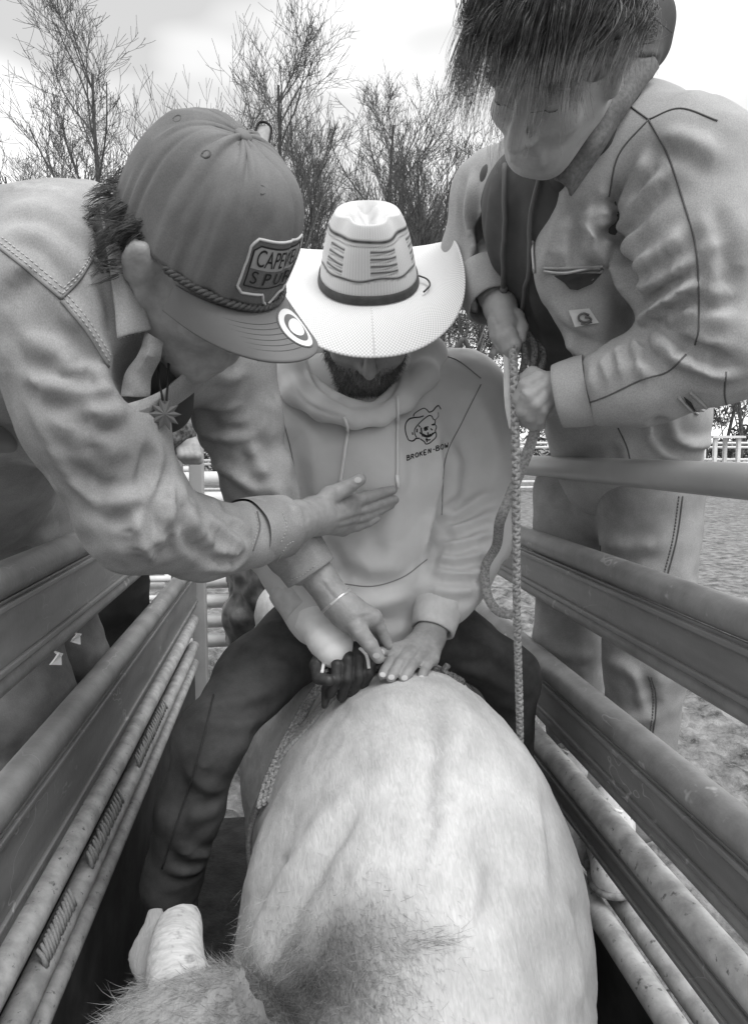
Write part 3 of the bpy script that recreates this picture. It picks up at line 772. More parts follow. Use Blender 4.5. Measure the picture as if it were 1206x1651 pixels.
# skin folds and muscle edges
bull_strokes = [
    ([(405, 1580), (432, 1500), (470, 1430), (520, 1340), (560, 1275)], 22, 9), ([(392, 1560), (410, 1600), (440, 1640)], 12, -14),
    ([(725, 1110), (735, 1180), (728, 1290), (715, 1400)], 32, 6), ([(700, 1318), (690, 1345)], 7, -3),
    ([(880, 1270), (893, 1350), (905, 1440)], 18, -6), ([(560, 1150), (600, 1130), (650, 1130)], 26, 4),
    ([(620, 1215), (700, 1205), (780, 1225)], 30, 4), ([(600, 1270), (680, 1280), (760, 1265)], 26, -4), ([(770, 1330), (800, 1400), (790, 1500)], 30, -6),
    ([(930, 1440), (955, 1540), (960, 1640)], 22, -9), ([(440, 1300), (405, 1380), (400, 1460)], 26, 5), ([(420, 1470), (440, 1420), (470, 1380)], 16, -5),
    ([(350, 1590), (352, 1620), (356, 1650)], 9, -6), ([(378, 1580), (384, 1610), (392, 1650)], 8, -5), ([(560, 1420), (600, 1400), (640, 1400)], 20, 4)]
V = folds(V, Q, bull_strokes, 1.5)
V = wrinkle(V, Q, .0022, 14, None, 1, 3, seed=2)
body = obj('body', V, Q, M_fur, bull)
px = proj(V); N = normals(V, Q)
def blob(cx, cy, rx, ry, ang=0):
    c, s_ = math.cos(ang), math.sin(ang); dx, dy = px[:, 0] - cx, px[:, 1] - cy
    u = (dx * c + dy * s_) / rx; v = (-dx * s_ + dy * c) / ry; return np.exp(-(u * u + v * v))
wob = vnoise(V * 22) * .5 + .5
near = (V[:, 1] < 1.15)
dk = np.clip(.75 * blob(520, 1595, 140, 95, -.6) + .22 * blob(560, 1450, 130, 80) + .12 * blob(735, 1150, 55, 40, .5) + .1 * blob(820, 1560, 90, 130) + .25 * blob(680, 1525, 60, 25), 0, 1) * (.5 + .8 * wob)  # dark hair of crest and tuft, plus spine shade painted into the coat
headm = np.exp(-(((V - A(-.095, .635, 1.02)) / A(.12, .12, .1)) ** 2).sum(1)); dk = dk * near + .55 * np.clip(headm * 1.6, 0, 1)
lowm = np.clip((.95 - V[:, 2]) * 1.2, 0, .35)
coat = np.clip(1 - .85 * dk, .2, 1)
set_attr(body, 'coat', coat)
# horn, ear
hp = spline([P(290, 1590, .665), P(284, 1560, .685), P(285, 1520, .715), P(290, 1488, .745), P(286, 1468, .757)], 6)
obj('horn', *tube(hp, np.interp(np.linspace(0, 1, len(hp)), [0, .35, .7, .9, 1], [.031, .0285, .0245, .020, .012]), 18), M_horn, bull)
E = Solid(.004); E.cone(P(262, 1600, .69), P(252, 1535, .735), .020, .024, ratio=.45, side=(1, 0, 0), k=.01).cone(P(252, 1535, .735), P(250, 1475, .775), .024, .011, ratio=.45, side=(1, 0, 0), k=.01)
Ve, Qe = E.mesh(); o = obj('ear', Ve, Qe, M_fur, bull); set_attr(o, 'coat', np.full(len(Ve), .5))
# coat standing up along crest, poll and edges
face = ((_C - V) * N).sum(1) > -.05
rr = np.random.default_rng(3)
def fur_patch(weight, n, ln, wd, curl, seed, flow, lift, coatmul=1.0):
    p = weight * face; p = p / p.sum(); i = rr.choice(len(V), n, p=p)
    r0 = V[i] + rr.normal(size=(n, 3)) * .003
    fl = np.asarray(flow, float); fl = fl if fl.ndim == 2 else np.tile(fl, (len(V), 1))
    d = N[i] * lift + (fl[i] - N[i] * (fl[i] * N[i]).sum(1)[:, None]) + rr.normal(size=(n, 3)) * .22
    Vs, Fs = strands(r0 - N[i] * .002, d, ln * (.5 + rr.random(n)), wd, curl, seed)
    c = np.repeat(np.clip(coat[i] * coatmul * (.9 + .22 * rr.random(n)), .1, 1.15), 6 + 1)
    return Vs, Fs, c
toward = nrm(A(-.25, -.6, .25))
crest = np.stack([V[:, 0] - .06, V[:, 1] * 0 - .35, V[:, 2] * 0 + .1], 1)
parts = []
w1 = np.clip(blob(520, 1590, 170, 120, -.5), 0, 1) ** 2 * near
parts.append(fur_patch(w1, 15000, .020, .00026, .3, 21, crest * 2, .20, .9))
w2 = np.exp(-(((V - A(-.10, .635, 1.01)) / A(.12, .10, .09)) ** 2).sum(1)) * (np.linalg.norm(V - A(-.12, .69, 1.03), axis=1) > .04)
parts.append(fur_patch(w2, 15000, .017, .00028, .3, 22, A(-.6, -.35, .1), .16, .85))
w3 = near * np.clip((1.2 - V[:, 1]) * 3, 0, 1) * (V[:, 2] > .75)
#parts.append(fur_patch(w3, 9000, .004, .00018, .25, 23, A(.1, -.5, -.35), .08, 1.0))
w4 = np.clip(blob(690, 1515, 35, 12, -.15), 0, 1)
Vs, Fs, c4 = fur_patch(w4, 260, .022, .00020, .15, 24, A(.9, -.3, .2), .14, .5); parts.append((Vs, Fs, c4))
Vf, Ff, n0, cc = [], [], 0, []
for a_, b_, c_ in parts: Vf.append(a_); Ff.append(b_ + n0); n0 += len(a_); cc.append(c_)
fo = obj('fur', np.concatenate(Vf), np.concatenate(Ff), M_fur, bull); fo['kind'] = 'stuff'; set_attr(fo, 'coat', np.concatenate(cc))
bullS = Surf(V, Q)
# tail
tp = spline([(BX, 2.58, 1.02), (BX + .01, 2.66, .85), (BX, 2.66, .5), (BX, 2.64, .3)], 6)
obj('tail', *tube(tp, np.linspace(.03, .014, len(tp)), 8), M_horn, bull)

# dark animal in the pen behind
db = thing('bull', 'dark mottled animal standing behind the rider in the next pen', 'bull', (-.02, 3.7, 0))
S = Solid(.02); S.ell((-.02, 3.75, .98), (.30, .6, .36), k=.1).ell((-.02, 3.45, 1.06), (.24, .22, .25), k=.1)
for sx in (-1, 1):
    for yy in (3.4, 4.1): S.chain([(-.02 + sx * .17, yy, .8), (-.02 + sx * .17, yy + .03, .4), (-.02 + sx * .17, yy, .0)], [.13, .07, .05], k=.05)
Vd, Qd = S.mesh(smooth=2); Vd = wrinkle(Vd, Qd, .012, 9, None, 1, 3, seed=5); o = obj('body', Vd, Qd, M_furdark, db); set_attr(o, 'coat', np.clip(1 + 2.2 * fbm(Vd * 13, 3), .3, 3))
# ================================================================== people helpers
def basis(F, Lh):
    F = nrm(F); Lv = np.asarray(Lh, float); Lv = nrm(Lv - F * (Lv @ F)); U = np.cross(F, Lv); return np.stack([Lv, F, U], 1)   # columns: left, forward, up
def head(S, c, B, s=1.0, jaw=1.0, nose=1.0, ear=True, slim=1.0):
    """head of a person: c = centre, B = columns left/forward/up"""
    g = lambda l, f, u: c + s * (B @ A(l, f, u))
    S.ell(g(0, -.012, .03), s * A(.074, .095, .088), B, k=.02)            # cranium
    S.ell(g(0, .022, -.03), s * A(.062 * slim, .072, .085), B, k=.02)             # face
    S.cone(g(-.018 * jaw * slim, .056, -.092), g(.018 * jaw * slim, .056, -.092), s * .027 * jaw ** .5, s * .027 * jaw ** .5, k=.03)   # chin
    S.cone(g(-.048 * slim, .0, -.055), g(-.020 * slim, .055, -.088), s * .024, s * .018, k=.03); S.cone(g(.048 * slim, .0, -.055), g(.020 * slim, .055, -.088), s * .024, s * .018, k=.03)
    S.cone(g(-.035, .078, .022), g(.035, .078, .022), s * .016, s * .016, k=.02)   # brow
    for e in (-1, 1):
        S.ell(g(e * .032, .095, .001), s * A(.020, .017, .013), B, k=.010, cut=True)  # eye sockets
        S.ell(g(e * .032, .077, -.001), s * A(.0125, .0125, .0125), B, k=.004)       # eyes and lids
        S.ell(g(e * .042 * slim, .062, -.03), s * A(.024, .022, .02), B, k=.02)             # cheekbones
    S.cone(g(0, .088, .012), g(0, .119 * nose, -.032), s * .008, s * .0125, k=.009)   # nose
    for e in (-1, 1): S.ell(g(e * .012, .100, -.038), s * A(.009, .011, .008), B, k=.008)
    S.cone(g(-.018, .091, -.062), g(.018, .091, -.062), s * .0080, k=.006); S.cone(g(-.016, .089, -.075), g(.016, .089, -.075), s * .0092, k=.006)
    S.cone(g(-.022, .098, -.0685), g(.022, .098, -.0685), s * .0035, k=.003, cut=True); S.cone(g(-.012, .098, -.087), g(.012, .098, -.087), s * .006, k=.006, cut=True)
    if ear:
        for e in (-1, 1):
            S.cone(g(e * .074, -.012, .015), g(e * .073, -.003, -.032), s * .0155, s * .010, k=.008, ratio=1)
            S.ell(g(e * .085, -.016, .012), s * A(.010, .018, .028), B, k=.006)
            S.ell(g(e * .097, -.010, .006), s * A(.010, .010, .018), B, k=.003, cut=True); S.ell(g(e * .092, -.004, -.012), s * A(.008, .006, .010), B, k=.003, cut=True)
def fingers(S, list_, k=.0022):
    """each finger: points (px,py,Y) and radii"""
    for pts, rad in list_:
        q = [P(*p) for p in pts]; rad = [r * .93 for r in rad]
        for i in range(len(q) - 1):
            m_ = (q[i] + q[i + 1]) / 2; rm = (rad[i] + rad[i + 1]) / 2 * .93        # waisted between the knuckles
            S.cone(q[i], m_, rad[i], rm, k); S.cone(m_, q[i + 1], rm, rad[i + 1], k)
def nail(parts, surf, px, py, w_=.0055):
    p = surf.pix(px, py, .0004)
    if p is None: return
    q, n = surf.near(p); n = np.array(n)
    u = nrm(np.cross(n, A(0, 1, 0.01))); v = np.cross(n, u); a_ = np.linspace(0, 2 * math.pi, 10, endpoint=False)
    V = np.array([q + n * .0006 + u * w_ * math.cos(t) + v * w_ * .8 * math.sin(t) for t in a_] + [q + n * .0016])
    parts.append((V, [[i, (i + 1) % 10, 10] for i in range(10)]))

def lock(root, ctrl, n, w_, sp, seed, conv=.75, wave=.0012, wf=6, ps=.14):
    """a lock of hair: strands gather towards the tip, a few stray"""
    r_ = np.random.default_rng(seed); out = []
    base = spline([root] + ctrl, 6); T_, N_, B_ = frames(base); m_ = len(base); t = np.linspace(0, 1, m_)[:, None]
    for k_ in range(n):
        a_, b_ = r_.normal(size=2) * sp; stray = r_.random() < ps; tw = r_.normal(size=2) * sp * (2.6 if stray else .35); ph = r_.random() * 6.28
        cut_ = r_.uniform(.72, 1.0); mm = max(6, int(m_ * cut_)); cv = .1 if stray else conv
        env = np.sin(np.pi * np.minimum(t * 1.3 + .25, 1) ** .8)
        pts = base + N_ * (a_ * (1 - cv * t ** 1.5) + tw[0] * t * t + wave * np.sin(wf * t + ph)) + B_ * (b_ * (1 - cv * t ** 1.5) + tw[1] * t * t + wave * np.cos(wf * t + ph))
        out.append(tube(pts[:mm], np.linspace(w_, w_ * .2, mm) * r_.uniform(.6, 1.3), 3, cap=False))
    return out
M_hood = mat('grey_sweatshirt', .55, .62, 8, .85, bump=.3, bscale=700, bdist=.0006, sheen=.2, spec=.15, crease=.12, cscale=12)
M_rib = mat('ribbed_cuff', .50, .58, 60, .85, bump=.4, bscale=700, bdist=.0008, spec=.15)
M_cord = mat('white_cord', .7, rough=.8)
M_jean = mat('dark_jeans', .045, .085, 14, .85, bump=.3, bscale=700, bdist=.0006, spec=.2, weave=500)
M_ink = mat('black_print', .02, rough=.8)
M_leather = mat('dark_leather_glove', .02, .05, 40, .5, bump=.3, bscale=300, bdist=.0006, spec=.5)
M_tape = mat('white_tape', .68, .78, 30, .8, bump=.4, bscale=160, bdist=.001)
M_boot = mat('boot_leather', .03, .06, 30, .45)
M_rope = mat('braided_rope', .20, .42, 220, .9, bump=.6, bscale=400, bdist=.001)
M_ropedk = mat('dark_braided_rope', .05, .2, 260, .9, bump=.6, bscale=400, bdist=.001)

# ================================================================== the rider
rider = thing('person', 'bull rider in a white straw cowboy hat and grey hooded sweatshirt, seated on the bull', 'person', (BX, 1.42, 0))
hc = P(592, 515, 1.28); HB = basis((-.03, -.75, -.66), (1, 0, 0))      # he faces us: his left is image right
hipL, hipR = A(.25, 1.44, 1.27), A(.075, 1.44, 1.27)
kneeR, ankR = P(340, 1185, 1.18), P(280, 1425, 1.24)
kneeL, ankL = A(.446, 1.37, 1.145), A(.462, 1.42, .72)
shR, shL = P(462, 652, 1.38), P(752, 632, 1.40)
elR, elL = P(438, 850, 1.34), P(770, 850, 1.36)
wrR, wrL = P(512, 1000, 1.24), P(703, 1003, 1.255)
chest = A(.165, 1.385, 1.56)
# --- body: one figure, hands modelled finely
S = Solid(.006)
head(S, hc, HB, 1.0)
S.cone(hc + HB @ A(0, -.03, -.06), chest + A(0, .02, .10), .055, .06, k=.03)
S.cone((BX, 1.42, 1.26), chest, .12, .13, k=.05, ratio=.75, side=(1, 0, 0)); S.cone(shR, shL, .055, k=.04)
for a_, b_, c_ in ((shR, elR, wrR), (shL, elL, wrL)): S.chain([a_, b_, c_], [.05, .042, .03], k=.02)
for a_, b_, c_ in ((hipR, kneeR, ankR), (hipL, kneeL, ankL)): S.chain([a_, b_, c_], [.05, .032, .026], k=.02)
VB, QB = S.mesh(smooth=1)
H = Solid(.0023)                                                       # bare left hand resting on the hump
H.cone(P(703, 995, 1.262), P(690, 1028, 1.232), .028, .027, k=.01, ratio=.8, side=(1, 0, 0))
H.cone(P(690, 1026, 1.232), P(643, 1054, 1.172), .023, .0145, k=.012); H.cone(P(690, 1026, 1.232), P(660, 1056, 1.166), .022, .0145, k=.012)
H.cone(P(692, 1026, 1.232), P(678, 1060, 1.166), .022, .0140, k=.012); H.cone(P(697, 1026, 1.232), P(696, 1062, 1.172), .022, .0135, k=.012)
fingers(H, [([(643, 1052, 1.172), (630, 1068, 1.143), (621, 1081, 1.128), (616, 1089, 1.120)], [.0135, .0108, .0098, .0085]),
            ([(660, 1053, 1.166), (645, 1070, 1.134), (636, 1084, 1.118), (630, 1093, 1.110)], [.0140, .0112, .0100, .0088]),
            ([(679, 1056, 1.166), (664, 1072, 1.134), (657, 1085, 1.118), (651, 1094, 1.110)], [.0135, .0110, .0098, .0086]),
            ([(697, 1060, 1.172), (687, 1074, 1.146), (682, 1086, 1.130), (678, 1094, 1.122)], [.0125, .0100, .0090, .0080]),
            ([(690, 1032, 1.228), (662, 1040, 1.192), (636, 1046, 1.168), (614, 1051, 1.150)], [.017, .0135, .0115, .0095])])
VH, QH = H.mesh(smooth=1, extra=0)
VH = folds(VH, QH, [([(670, 1045), (650, 1062)], 5, 1.2), ([(682, 1045), (668, 1064)], 5, 1.2), ([(700, 1012), (690, 1030), (712, 1034)], 6, 1.5)])
V, Q = joinq([(VB, QB), (VH, QH)])
rb = obj('body', V, Q, M_skin, rider)
HS = Surf(VH, QH); nl = []
for x, y in ((617, 1088), (631, 1092), (652, 1093), (679, 1093), (616, 1051)): nail(nl, HS, x, y)
for q_ in nl: obj('fingernail', *q_, M_nail, rb)
# beard and eyebrows
rr = np.random.default_rng(8)
Nb = normals(VB, QB); lf = (VB - hc) @ HB
wb = np.clip(-(lf[:, 2] + .035) * 40, 0, 1) * (lf[:, 1] > .005) * (lf[:, 2] > -.135) * (np.abs(lf[:, 0]) < .08)
i = rr.choice(len(VB), 5000, p=wb / wb.sum()); d = Nb[i] * .5 + HB @ A(0, .25, -1) + rr.normal(size=(5000, 3)) * .3
o = obj('beard', *strands(VB[i] + rr.normal(size=(5000, 3)) * .002, d, .010 * (.6 + rr.random(5000)), .0005, .3, 5), mat('brown_beard', .09, .17, 90, .7), rider); o['kind'] = 'stuff'
# --- sweatshirt
T = Solid(.0072)
T.cone((BX + .005, 1.425, 1.275), (.168, 1.375, 1.55), .148, .172, k=.04, ratio=.78, side=(1, 0, 0))
T.cone((BX + .005, 1.405, 1.262), (BX + .005, 1.40, 1.33), .142, .15, k=.03, ratio=.82, side=(1, 0, 0))
T.cone(shR + A(.015, 0, -.01), shL + A(-.015, 0, -.01), .082, .082, k=.05)
T.cone(shR + A(.03, .01, .015), shL + A(-.03, .01, .015), .07, .07, k=.05); T.ell((.168, 1.39, 1.735), (.13, .085, .05), k=.05)
T.chain([shR, elR, wrR + A(0, 0, .01)], [.082, .066, .05], k=.03)
T.chain([shL, P(780, 745, 1.40), elL, P(715, 955, 1.295)], [.080, .070, .068, .058], k=.03)
T.ell(P(738, 905, 1.33), (.066, .062, .075), k=.03); T.ell(P(722, 945, 1.30), (.058, .056, .042), k=.02)
hood_strokes = [
    ([(706, 832), (745, 818), (800, 785)], 8, 7), ([(708, 846), (750, 842), (796, 822)], 7, 8), ([(704, 868), (745, 872), (792, 850)], 8, 8), ([(700, 890), (740, 896), (785, 880)], 8, 7), ([(698, 912), (740, 922), (782, 908)], 8, 7), ([(694, 940), (730, 950), (768, 940)], 8, 6), ([(712, 828), (722, 850), (718, 880)], 6, -6),
    ([(745, 790), (715, 830), (700, 880)], 10, -5), ([(715, 700), (722, 780), (700, 860), (692, 920)], 11, -13), ([(733, 715), (728, 780), (712, 840)], 14, 8),
    ([(690, 620), (700, 700), (695, 800)], 20, 6), ([(660, 660), (668, 760), (660, 860)], 22, -4), ([(615, 700), (640, 620), (680, 590)], 14, 5), ([(560, 690), (520, 640), (480, 610)], 14, 4),
    ([(455, 690), (480, 760), (492, 850)], 14, -8), ([(500, 660), (510, 760), (520, 840)], 18, 5), ([(430, 700), (440, 780), (460, 850)], 14, 4),
    ([(520, 870), (545, 900), (548, 940)], 14, -7), ([(560, 880), (600, 905), (650, 900)], 22, 6), ([(690, 900), (660, 945), (610, 965), (550, 962)], 12, 5), ([(540, 985), (600, 1000), (680, 985)], 14, -4),
    ([(600, 760), (630, 840), (640, 900)], 24, 4), ([(750, 610), (790, 680), (798, 760)], 14, 4)]
VT, QT = drape(T, .034, 140, .006, .009, .11, strokes=hood_strokes, sscale=1.5, seed=1, axis=limb_axis([(shR, elR), (elR, wrR), (shL, elL), (elL, wrL), ((BX, 1.42, 1.28), (.168, 1.375, 1.6))]), mask=lambda p: .5 + 1.7 * np.exp(-(np.minimum(np.linalg.norm(p - elR, axis=1), np.linalg.norm(p - elL, axis=1)) / .11) ** 2))
sw = obj('sweatshirt', VT, QT, M_hood, rider); swS = Surf(VT, QT)
# waistband and cuffs
obj('cuff', *cuff_tube(P(709, 966, 1.285), P(697, 1016, 1.250), .0475, .0400, .006, 1, 72, rib=.012), M_rib, sw)
# hood lying round the neck
K = Solid(.0038)
ring = [P(462, 600, 1.33), P(478, 632, 1.285), P(520, 660, 1.255), P(572, 676, 1.238), P(615, 672, 1.238), P(652, 645, 1.255), P(684, 605, 1.30), P(690, 572, 1.36)]
K.chain(ring, [.027, .024, .020, .016, .015, .019, .025, .027], k=.015)
ring2 = [P(470, 590, 1.36), P(500, 620, 1.30), P(545, 648, 1.262), P(600, 660, 1.25), P(640, 632, 1.275), P(672, 590, 1.34)]
K.chain(ring2, [.020, .017, .014, .010, .015, .020], k=.008)
K.chain([P(690, 572, 1.36), P(655, 560, 1.47), P(560, 560, 1.50), P(470, 570, 1.45), P(462, 600, 1.33)], [.034, .05, .055, .05, .034], k=.03)
VK, QK = K.mesh(smooth=2)
VK = folds(VK, QK, [([(500, 585), (520, 625), (570, 655)], 7, -6), ([(470, 600), (500, 645), (560, 668)], 6, 3), ([(655, 600), (640, 640), (615, 660)], 8, 4)])
ho = obj('hood', VK, QK, M_hood, sw); hoS = Surf(VK, QK)
allS = Surf(*joinq([(VT, QT), (VK, QK)]))
# drawstrings, seams
dr = obj('drawstring', *tube(np.array(allS.line([(556, 672), (562, 690), (557, 730), (549, 782)], 6, .004)), .0028, 8), M_cord, sw)
dl = obj('drawstring', *tube(np.array(allS.line([(641, 640), (639, 690), (640, 750), (639, 768)], 6, .004)), .0026, 8), M_cord, sw)
obj('aglet', *tube(np.array([allS.pix(639, 766, .005), allS.pix(640, 786, .005)]), .0032, 8), mat('aglet', .8, rough=.3), dl)
sm = []
for pts in ([(545, 940), (600, 945), (650, 930), (688, 902)], [(470, 612), (452, 650), (470, 730), (492, 850)], [(690, 570), (735, 580), (775, 610)], [(775, 620), (745, 680), (718, 740), (712, 830)], [(548, 945), (552, 985)]):
    sm += seam(swS, pts, .0011, 8, .0003)
M_sseam = mat('sweatshirt_seam', .22, rough=.9)
for q_ in sm: obj('seam', *q_, M_sseam, sw)
# chest print: skull in a cowboy hat over two words, drawn as ink lines on the cloth
def ink(parts, pts, w_=.0012, n=5): parts += seam(swS, pts, w_, n, .0002, 4, .03)
pk = []
z = lambda *p: [(640 + x / 12.06, 640 + y / 12.06) for x, y in p]
ink(pk, z((320, 380), (335, 330), (430, 260), (520, 220), (580, 250), (620, 300)), .0011)
ink(pk, z((620, 300), (690, 275), (760, 195), (810, 172), (850, 240)), .0012)
ink(pk, z((800, 300), (800, 380), (740, 450)), .0006)
ink(pk, z((520, 370), (440, 395), (330, 405), (240, 430), (180, 500), (160, 580), (165, 680), (195, 780), (230, 840), (310, 855), (370, 810), (440, 805)), .0013)
ink(pk, z((700, 430), (670, 375), (610, 370), (500, 450), (410, 540), (345, 630), (345, 720), (380, 790)), .0012)
ink(pk, z((700, 430), (740, 460), (735, 530), (765, 580), (745, 660), (765, 730), (750, 790), (690, 850), (620, 905), (560, 915), (530, 870), (450, 815)), .0010)
for pts in (((520, 620), (560, 590), (615, 585)), ((525, 640), (560, 650), (600, 620)), ((530, 630), (590, 605)), ((680, 545), (735, 525)), ((670, 540), (720, 550)), ((655, 615), (680, 650)), ((665, 640), (690, 640)),
            ((500, 720), (570, 755), (650, 740), (740, 690)), ((510, 760), (590, 780), (680, 750)), ((600, 690), (610, 780)), ((640, 720), (645, 770)), ((690, 700), (690, 740)), ((470, 600), (480, 690), (500, 770)), ((420, 560), (450, 590)), ((570, 800), (600, 840), (650, 830)), ((560, 820), (590, 880)), ((390, 620), (385, 690)), ((295, 690), (305, 740)), ((440, 690), (470, 720), (530, 740))):
    ink(pk, z(*pts), .0013)
txt = {'B': [((0, 0), (0, 1)), ((0, 1), (.5, .95), (.6, .75), (.1, .55)), ((.1, .55), (.65, .45), (.7, .1), (0, 0))], 'R': [((0, 0), (0, 1)), ((0, 1), (.6, .9), (.5, .5), (0, .5)), ((.25, .5), (.7, 0))],
       'O': [((.35, 0), (0, .3), (.05, .8), (.4, 1), (.7, .7), (.65, .2), (.35, 0))], 'K': [((0, 0), (0, 1)), ((.65, 1), (.05, .45)), ((.2, .55), (.7, 0))], 'E': [((.6, 1), (0, 1), (0, 0), (.6, 0)), ((0, .5), (.5, .5))],
       'N': [((0, 0), (.05, 1)), ((.05, 1), (.6, 0)), ((.6, 0), (.62, 1))], '-': [((.1, .5), (.5, .5))], 'W': [((0, 1), (.15, 0)), ((.15, 0), (.38, .6)), ((.38, .6), (.6, 0)), ((.6, 0), (.75, 1))]}
wx, wy = 190, 1235
for ch in 'BROKEN-BOW':
    big = 95 if ch in 'BW' or wx > 690 else 88
    for st in txt[ch]:
        ink(pk, z(*[(wx + u * big * .85, wy - v * big - u * 20) for u, v in st]), .0010, 4)
    wx += 66 if ch == '-' else 84; wy -= 21 if ch == '-' else 27
obj('chest_print', *merge(pk), M_ink, sw)
# --- jeans and boots
J = Solid(.0085)
J.cone((BX - .03, 1.435, 1.285), (BX + .04, 1.435, 1.285), .118, .118, k=.05)
J.chain([hipR + A(.0, -.03, .0), P(412, 1085, 1.30), kneeR, P(306, 1300, 1.20), ankR + A(-.004, 0, .01)], [.088, .068, .055, .053, .054], k=.03); J.chain([hipL + A(0, -.01, 0), kneeL, ankL], [.09, .052, .045], k=.04)
jst = [([(340, 1130), (400, 1125), (450, 1100)], 10, 5), ([(330, 1160), (380, 1165), (430, 1150)], 9, 4), ([(300, 1235), (330, 1262), (360, 1270)], 8, 4), ([(300, 1300), (322, 1312), (352, 1300)], 8, 3), ([(285, 1352), (305, 1372), (340, 1376)], 7, 5), ([(275, 1395), (300, 1400), (330, 1388)], 6, 4), ([(330, 1200), (325, 1260), (305, 1330)], 9, 4),
                    ([(420, 1010), (470, 1000), (510, 1020)], 9, 5), ([(400, 1060), (450, 1050), (490, 1060)], 9, -4), ([(740, 1010), (790, 1030), (830, 1070)], 12, 5), ([(735, 1060), (790, 1070), (835, 1100)], 10, -4)]
VJ, QJ = drape(J, .04, 120, .006, .009, .11, strokes=jst, sscale=1.6, seed=3, axis=limb_axis([(hipR, kneeR), (kneeR, ankR), (hipL, kneeL), (kneeL, ankL)]))
jn = obj('jeans', VJ, QJ, M_jean, rider)
js = Surf(VJ, QJ)
for q_ in seam(js, [(345, 1120), (318, 1230), (285, 1330), (262, 1400)], .0018, 8): obj('seam', *q_, mat('jean_seam', .04, rough=.9), jn)
for an, tx, yb in ((ankR, -.03, -1), (ankL, .012, -1)):
    Bt = Solid(.006); a0 = an; Bt.chain([a0 + A(0, 0, .04), a0 + A(0, .005, -.08)], [.044, .042], k=.02)
    Bt.chain([a0 + A(0, .01, -.10), a0 + A(tx * .6, -.08, -.125), a0 + A(tx, -.15, -.14)], [.042, .036, .026], k=.02)
    VBt, QBt = Bt.mesh(smooth=1); bo = obj('boot', VBt, QBt, M_boot, rider)
    so = Solid(.006); so.cone(a0 + A(0, .03, -.15), a0 + A(tx, -.15, -.165), .036, .03, ratio=.3, side=(1, 0, 0)); obj('sole', *so.mesh(), mat('boot_sole', .12, rough=.8), bo)
# --- taped wrist and glove of the riding hand
G = Solid(.0035); G.chain([P(478, 962, 1.27), P(503, 992, 1.235), P(530, 1030, 1.185), P(540, 1045, 1.172)], [.038, .037, .034, .033], k=.01)
obj('cuff', *cuff_tube(P(472, 944, 1.278), P(498, 984, 1.243), .0475, .0445, .005, 4, 72, rib=.008), M_rib, sw)
VG, QG = G.mesh(smooth=1); VG = wrinkle(VG, QG, .0012, 60, A(.5, -.3, -.7), 5, 2, seed=4); obj('wrist_tape', VG, QG, M_tape, rider)
G = Solid(.0025)
G.ell(P(560, 1075, 1.205), (.042, .030, .030), k=.008)
for i_, (x, top, bot) in enumerate(((538, 1056, 1118), (556, 1047, 1124), (574, 1043, 1118), (591, 1048, 1104))):
    fingers(G, [([(x - 6, top + 8, 1.205), (x, top, 1.165), (x + 6, top + 16, 1.142), (x + 5, (top + bot) / 2 + 8, 1.135), (x - 5, bot, 1.152)], [.0098, .0106, .0109, .0104, .0092])], k=.0012)
fingers(G, [([(520, 1052, 1.20), (511, 1072, 1.165), (514, 1092, 1.142), (530, 1097, 1.130)], [.015, .0135, .0125, .0105])], k=.002)
G.cone(P(528, 1112, 1.175), P(524, 1134, 1.165), .018, .010, k=.01, ratio=.6, side=(0, 1, 0))
VG, QG = G.mesh(smooth=1, extra=0); gl = obj('glove', VG, QG, M_leather, rider); gS = Surf(VG, QG)
tr = []
for pts in ([(519, 1085), (523, 1062), (534, 1044), (552, 1036)], [(580, 1046), (592, 1060), (595, 1078)], [(518, 1086), (530, 1080)]): tr += seam(gS, pts, .0030, 5, .0008, 6)
for q_ in tr: obj('glove_trim', *q_, M_tape, gl)
rider_parts_done = True

# ================================================================== straw hat (worn: a thing that rests on him)
hat_c = P(594, 452, 1.255); Hb = basis((-.04, -.81, -.59), (1, -.02, .08))
M_straw = bpy.data.materials.new('white_woven_straw'); M_straw.use_nodes = True
def straw():
    n = M_straw.node_tree.nodes; l = M_straw.node_tree.links.new; b = n['Principled BSDF']; b.inputs['Roughness'].default_value = .6; b.inputs['Specular IOR Level'].default_value = .3
    uv = n.new('ShaderNodeUVMap'); mpp = n.new('ShaderNodeMapping'); mpp.inputs['Scale'].default_value = (1, 1, 1); l(uv.outputs[0], mpp.inputs[0])
    ch = n.new('ShaderNodeTexChecker'); ch.inputs['Scale'].default_value = 1; mp2 = n.new('ShaderNodeMapping'); mp2.inputs['Scale'].default_value = (420, 110, 1); l(uv.outputs[0], mp2.inputs[0]); l(mp2.outputs[0], ch.inputs['Vector'])
    ch.inputs['Color1'].default_value = (.74, .74, .74, 1); ch.inputs['Color2'].default_value = (.52, .52, .52, 1)
    at = n.new('ShaderNodeAttribute'); at.attribute_name = 'pattern'
    x = n.new('ShaderNodeMix'); x.data_type = 'RGBA'; l(at.outputs['Fac'], x.inputs[0]); l(ch.outputs[0], x.inputs[6]); x.inputs[7].default_value = (.03, .03, .03, 1)
    l(x.outputs[2], b.inputs['Base Color'])
    bp = n.new('ShaderNodeBump'); bp.inputs['Strength'].default_value = .5; bp.inputs['Distance'].default_value = .001; l(ch.outputs[1], bp.inputs['Height']); l(bp.outputs[0], b.inputs['Normal'])
straw()
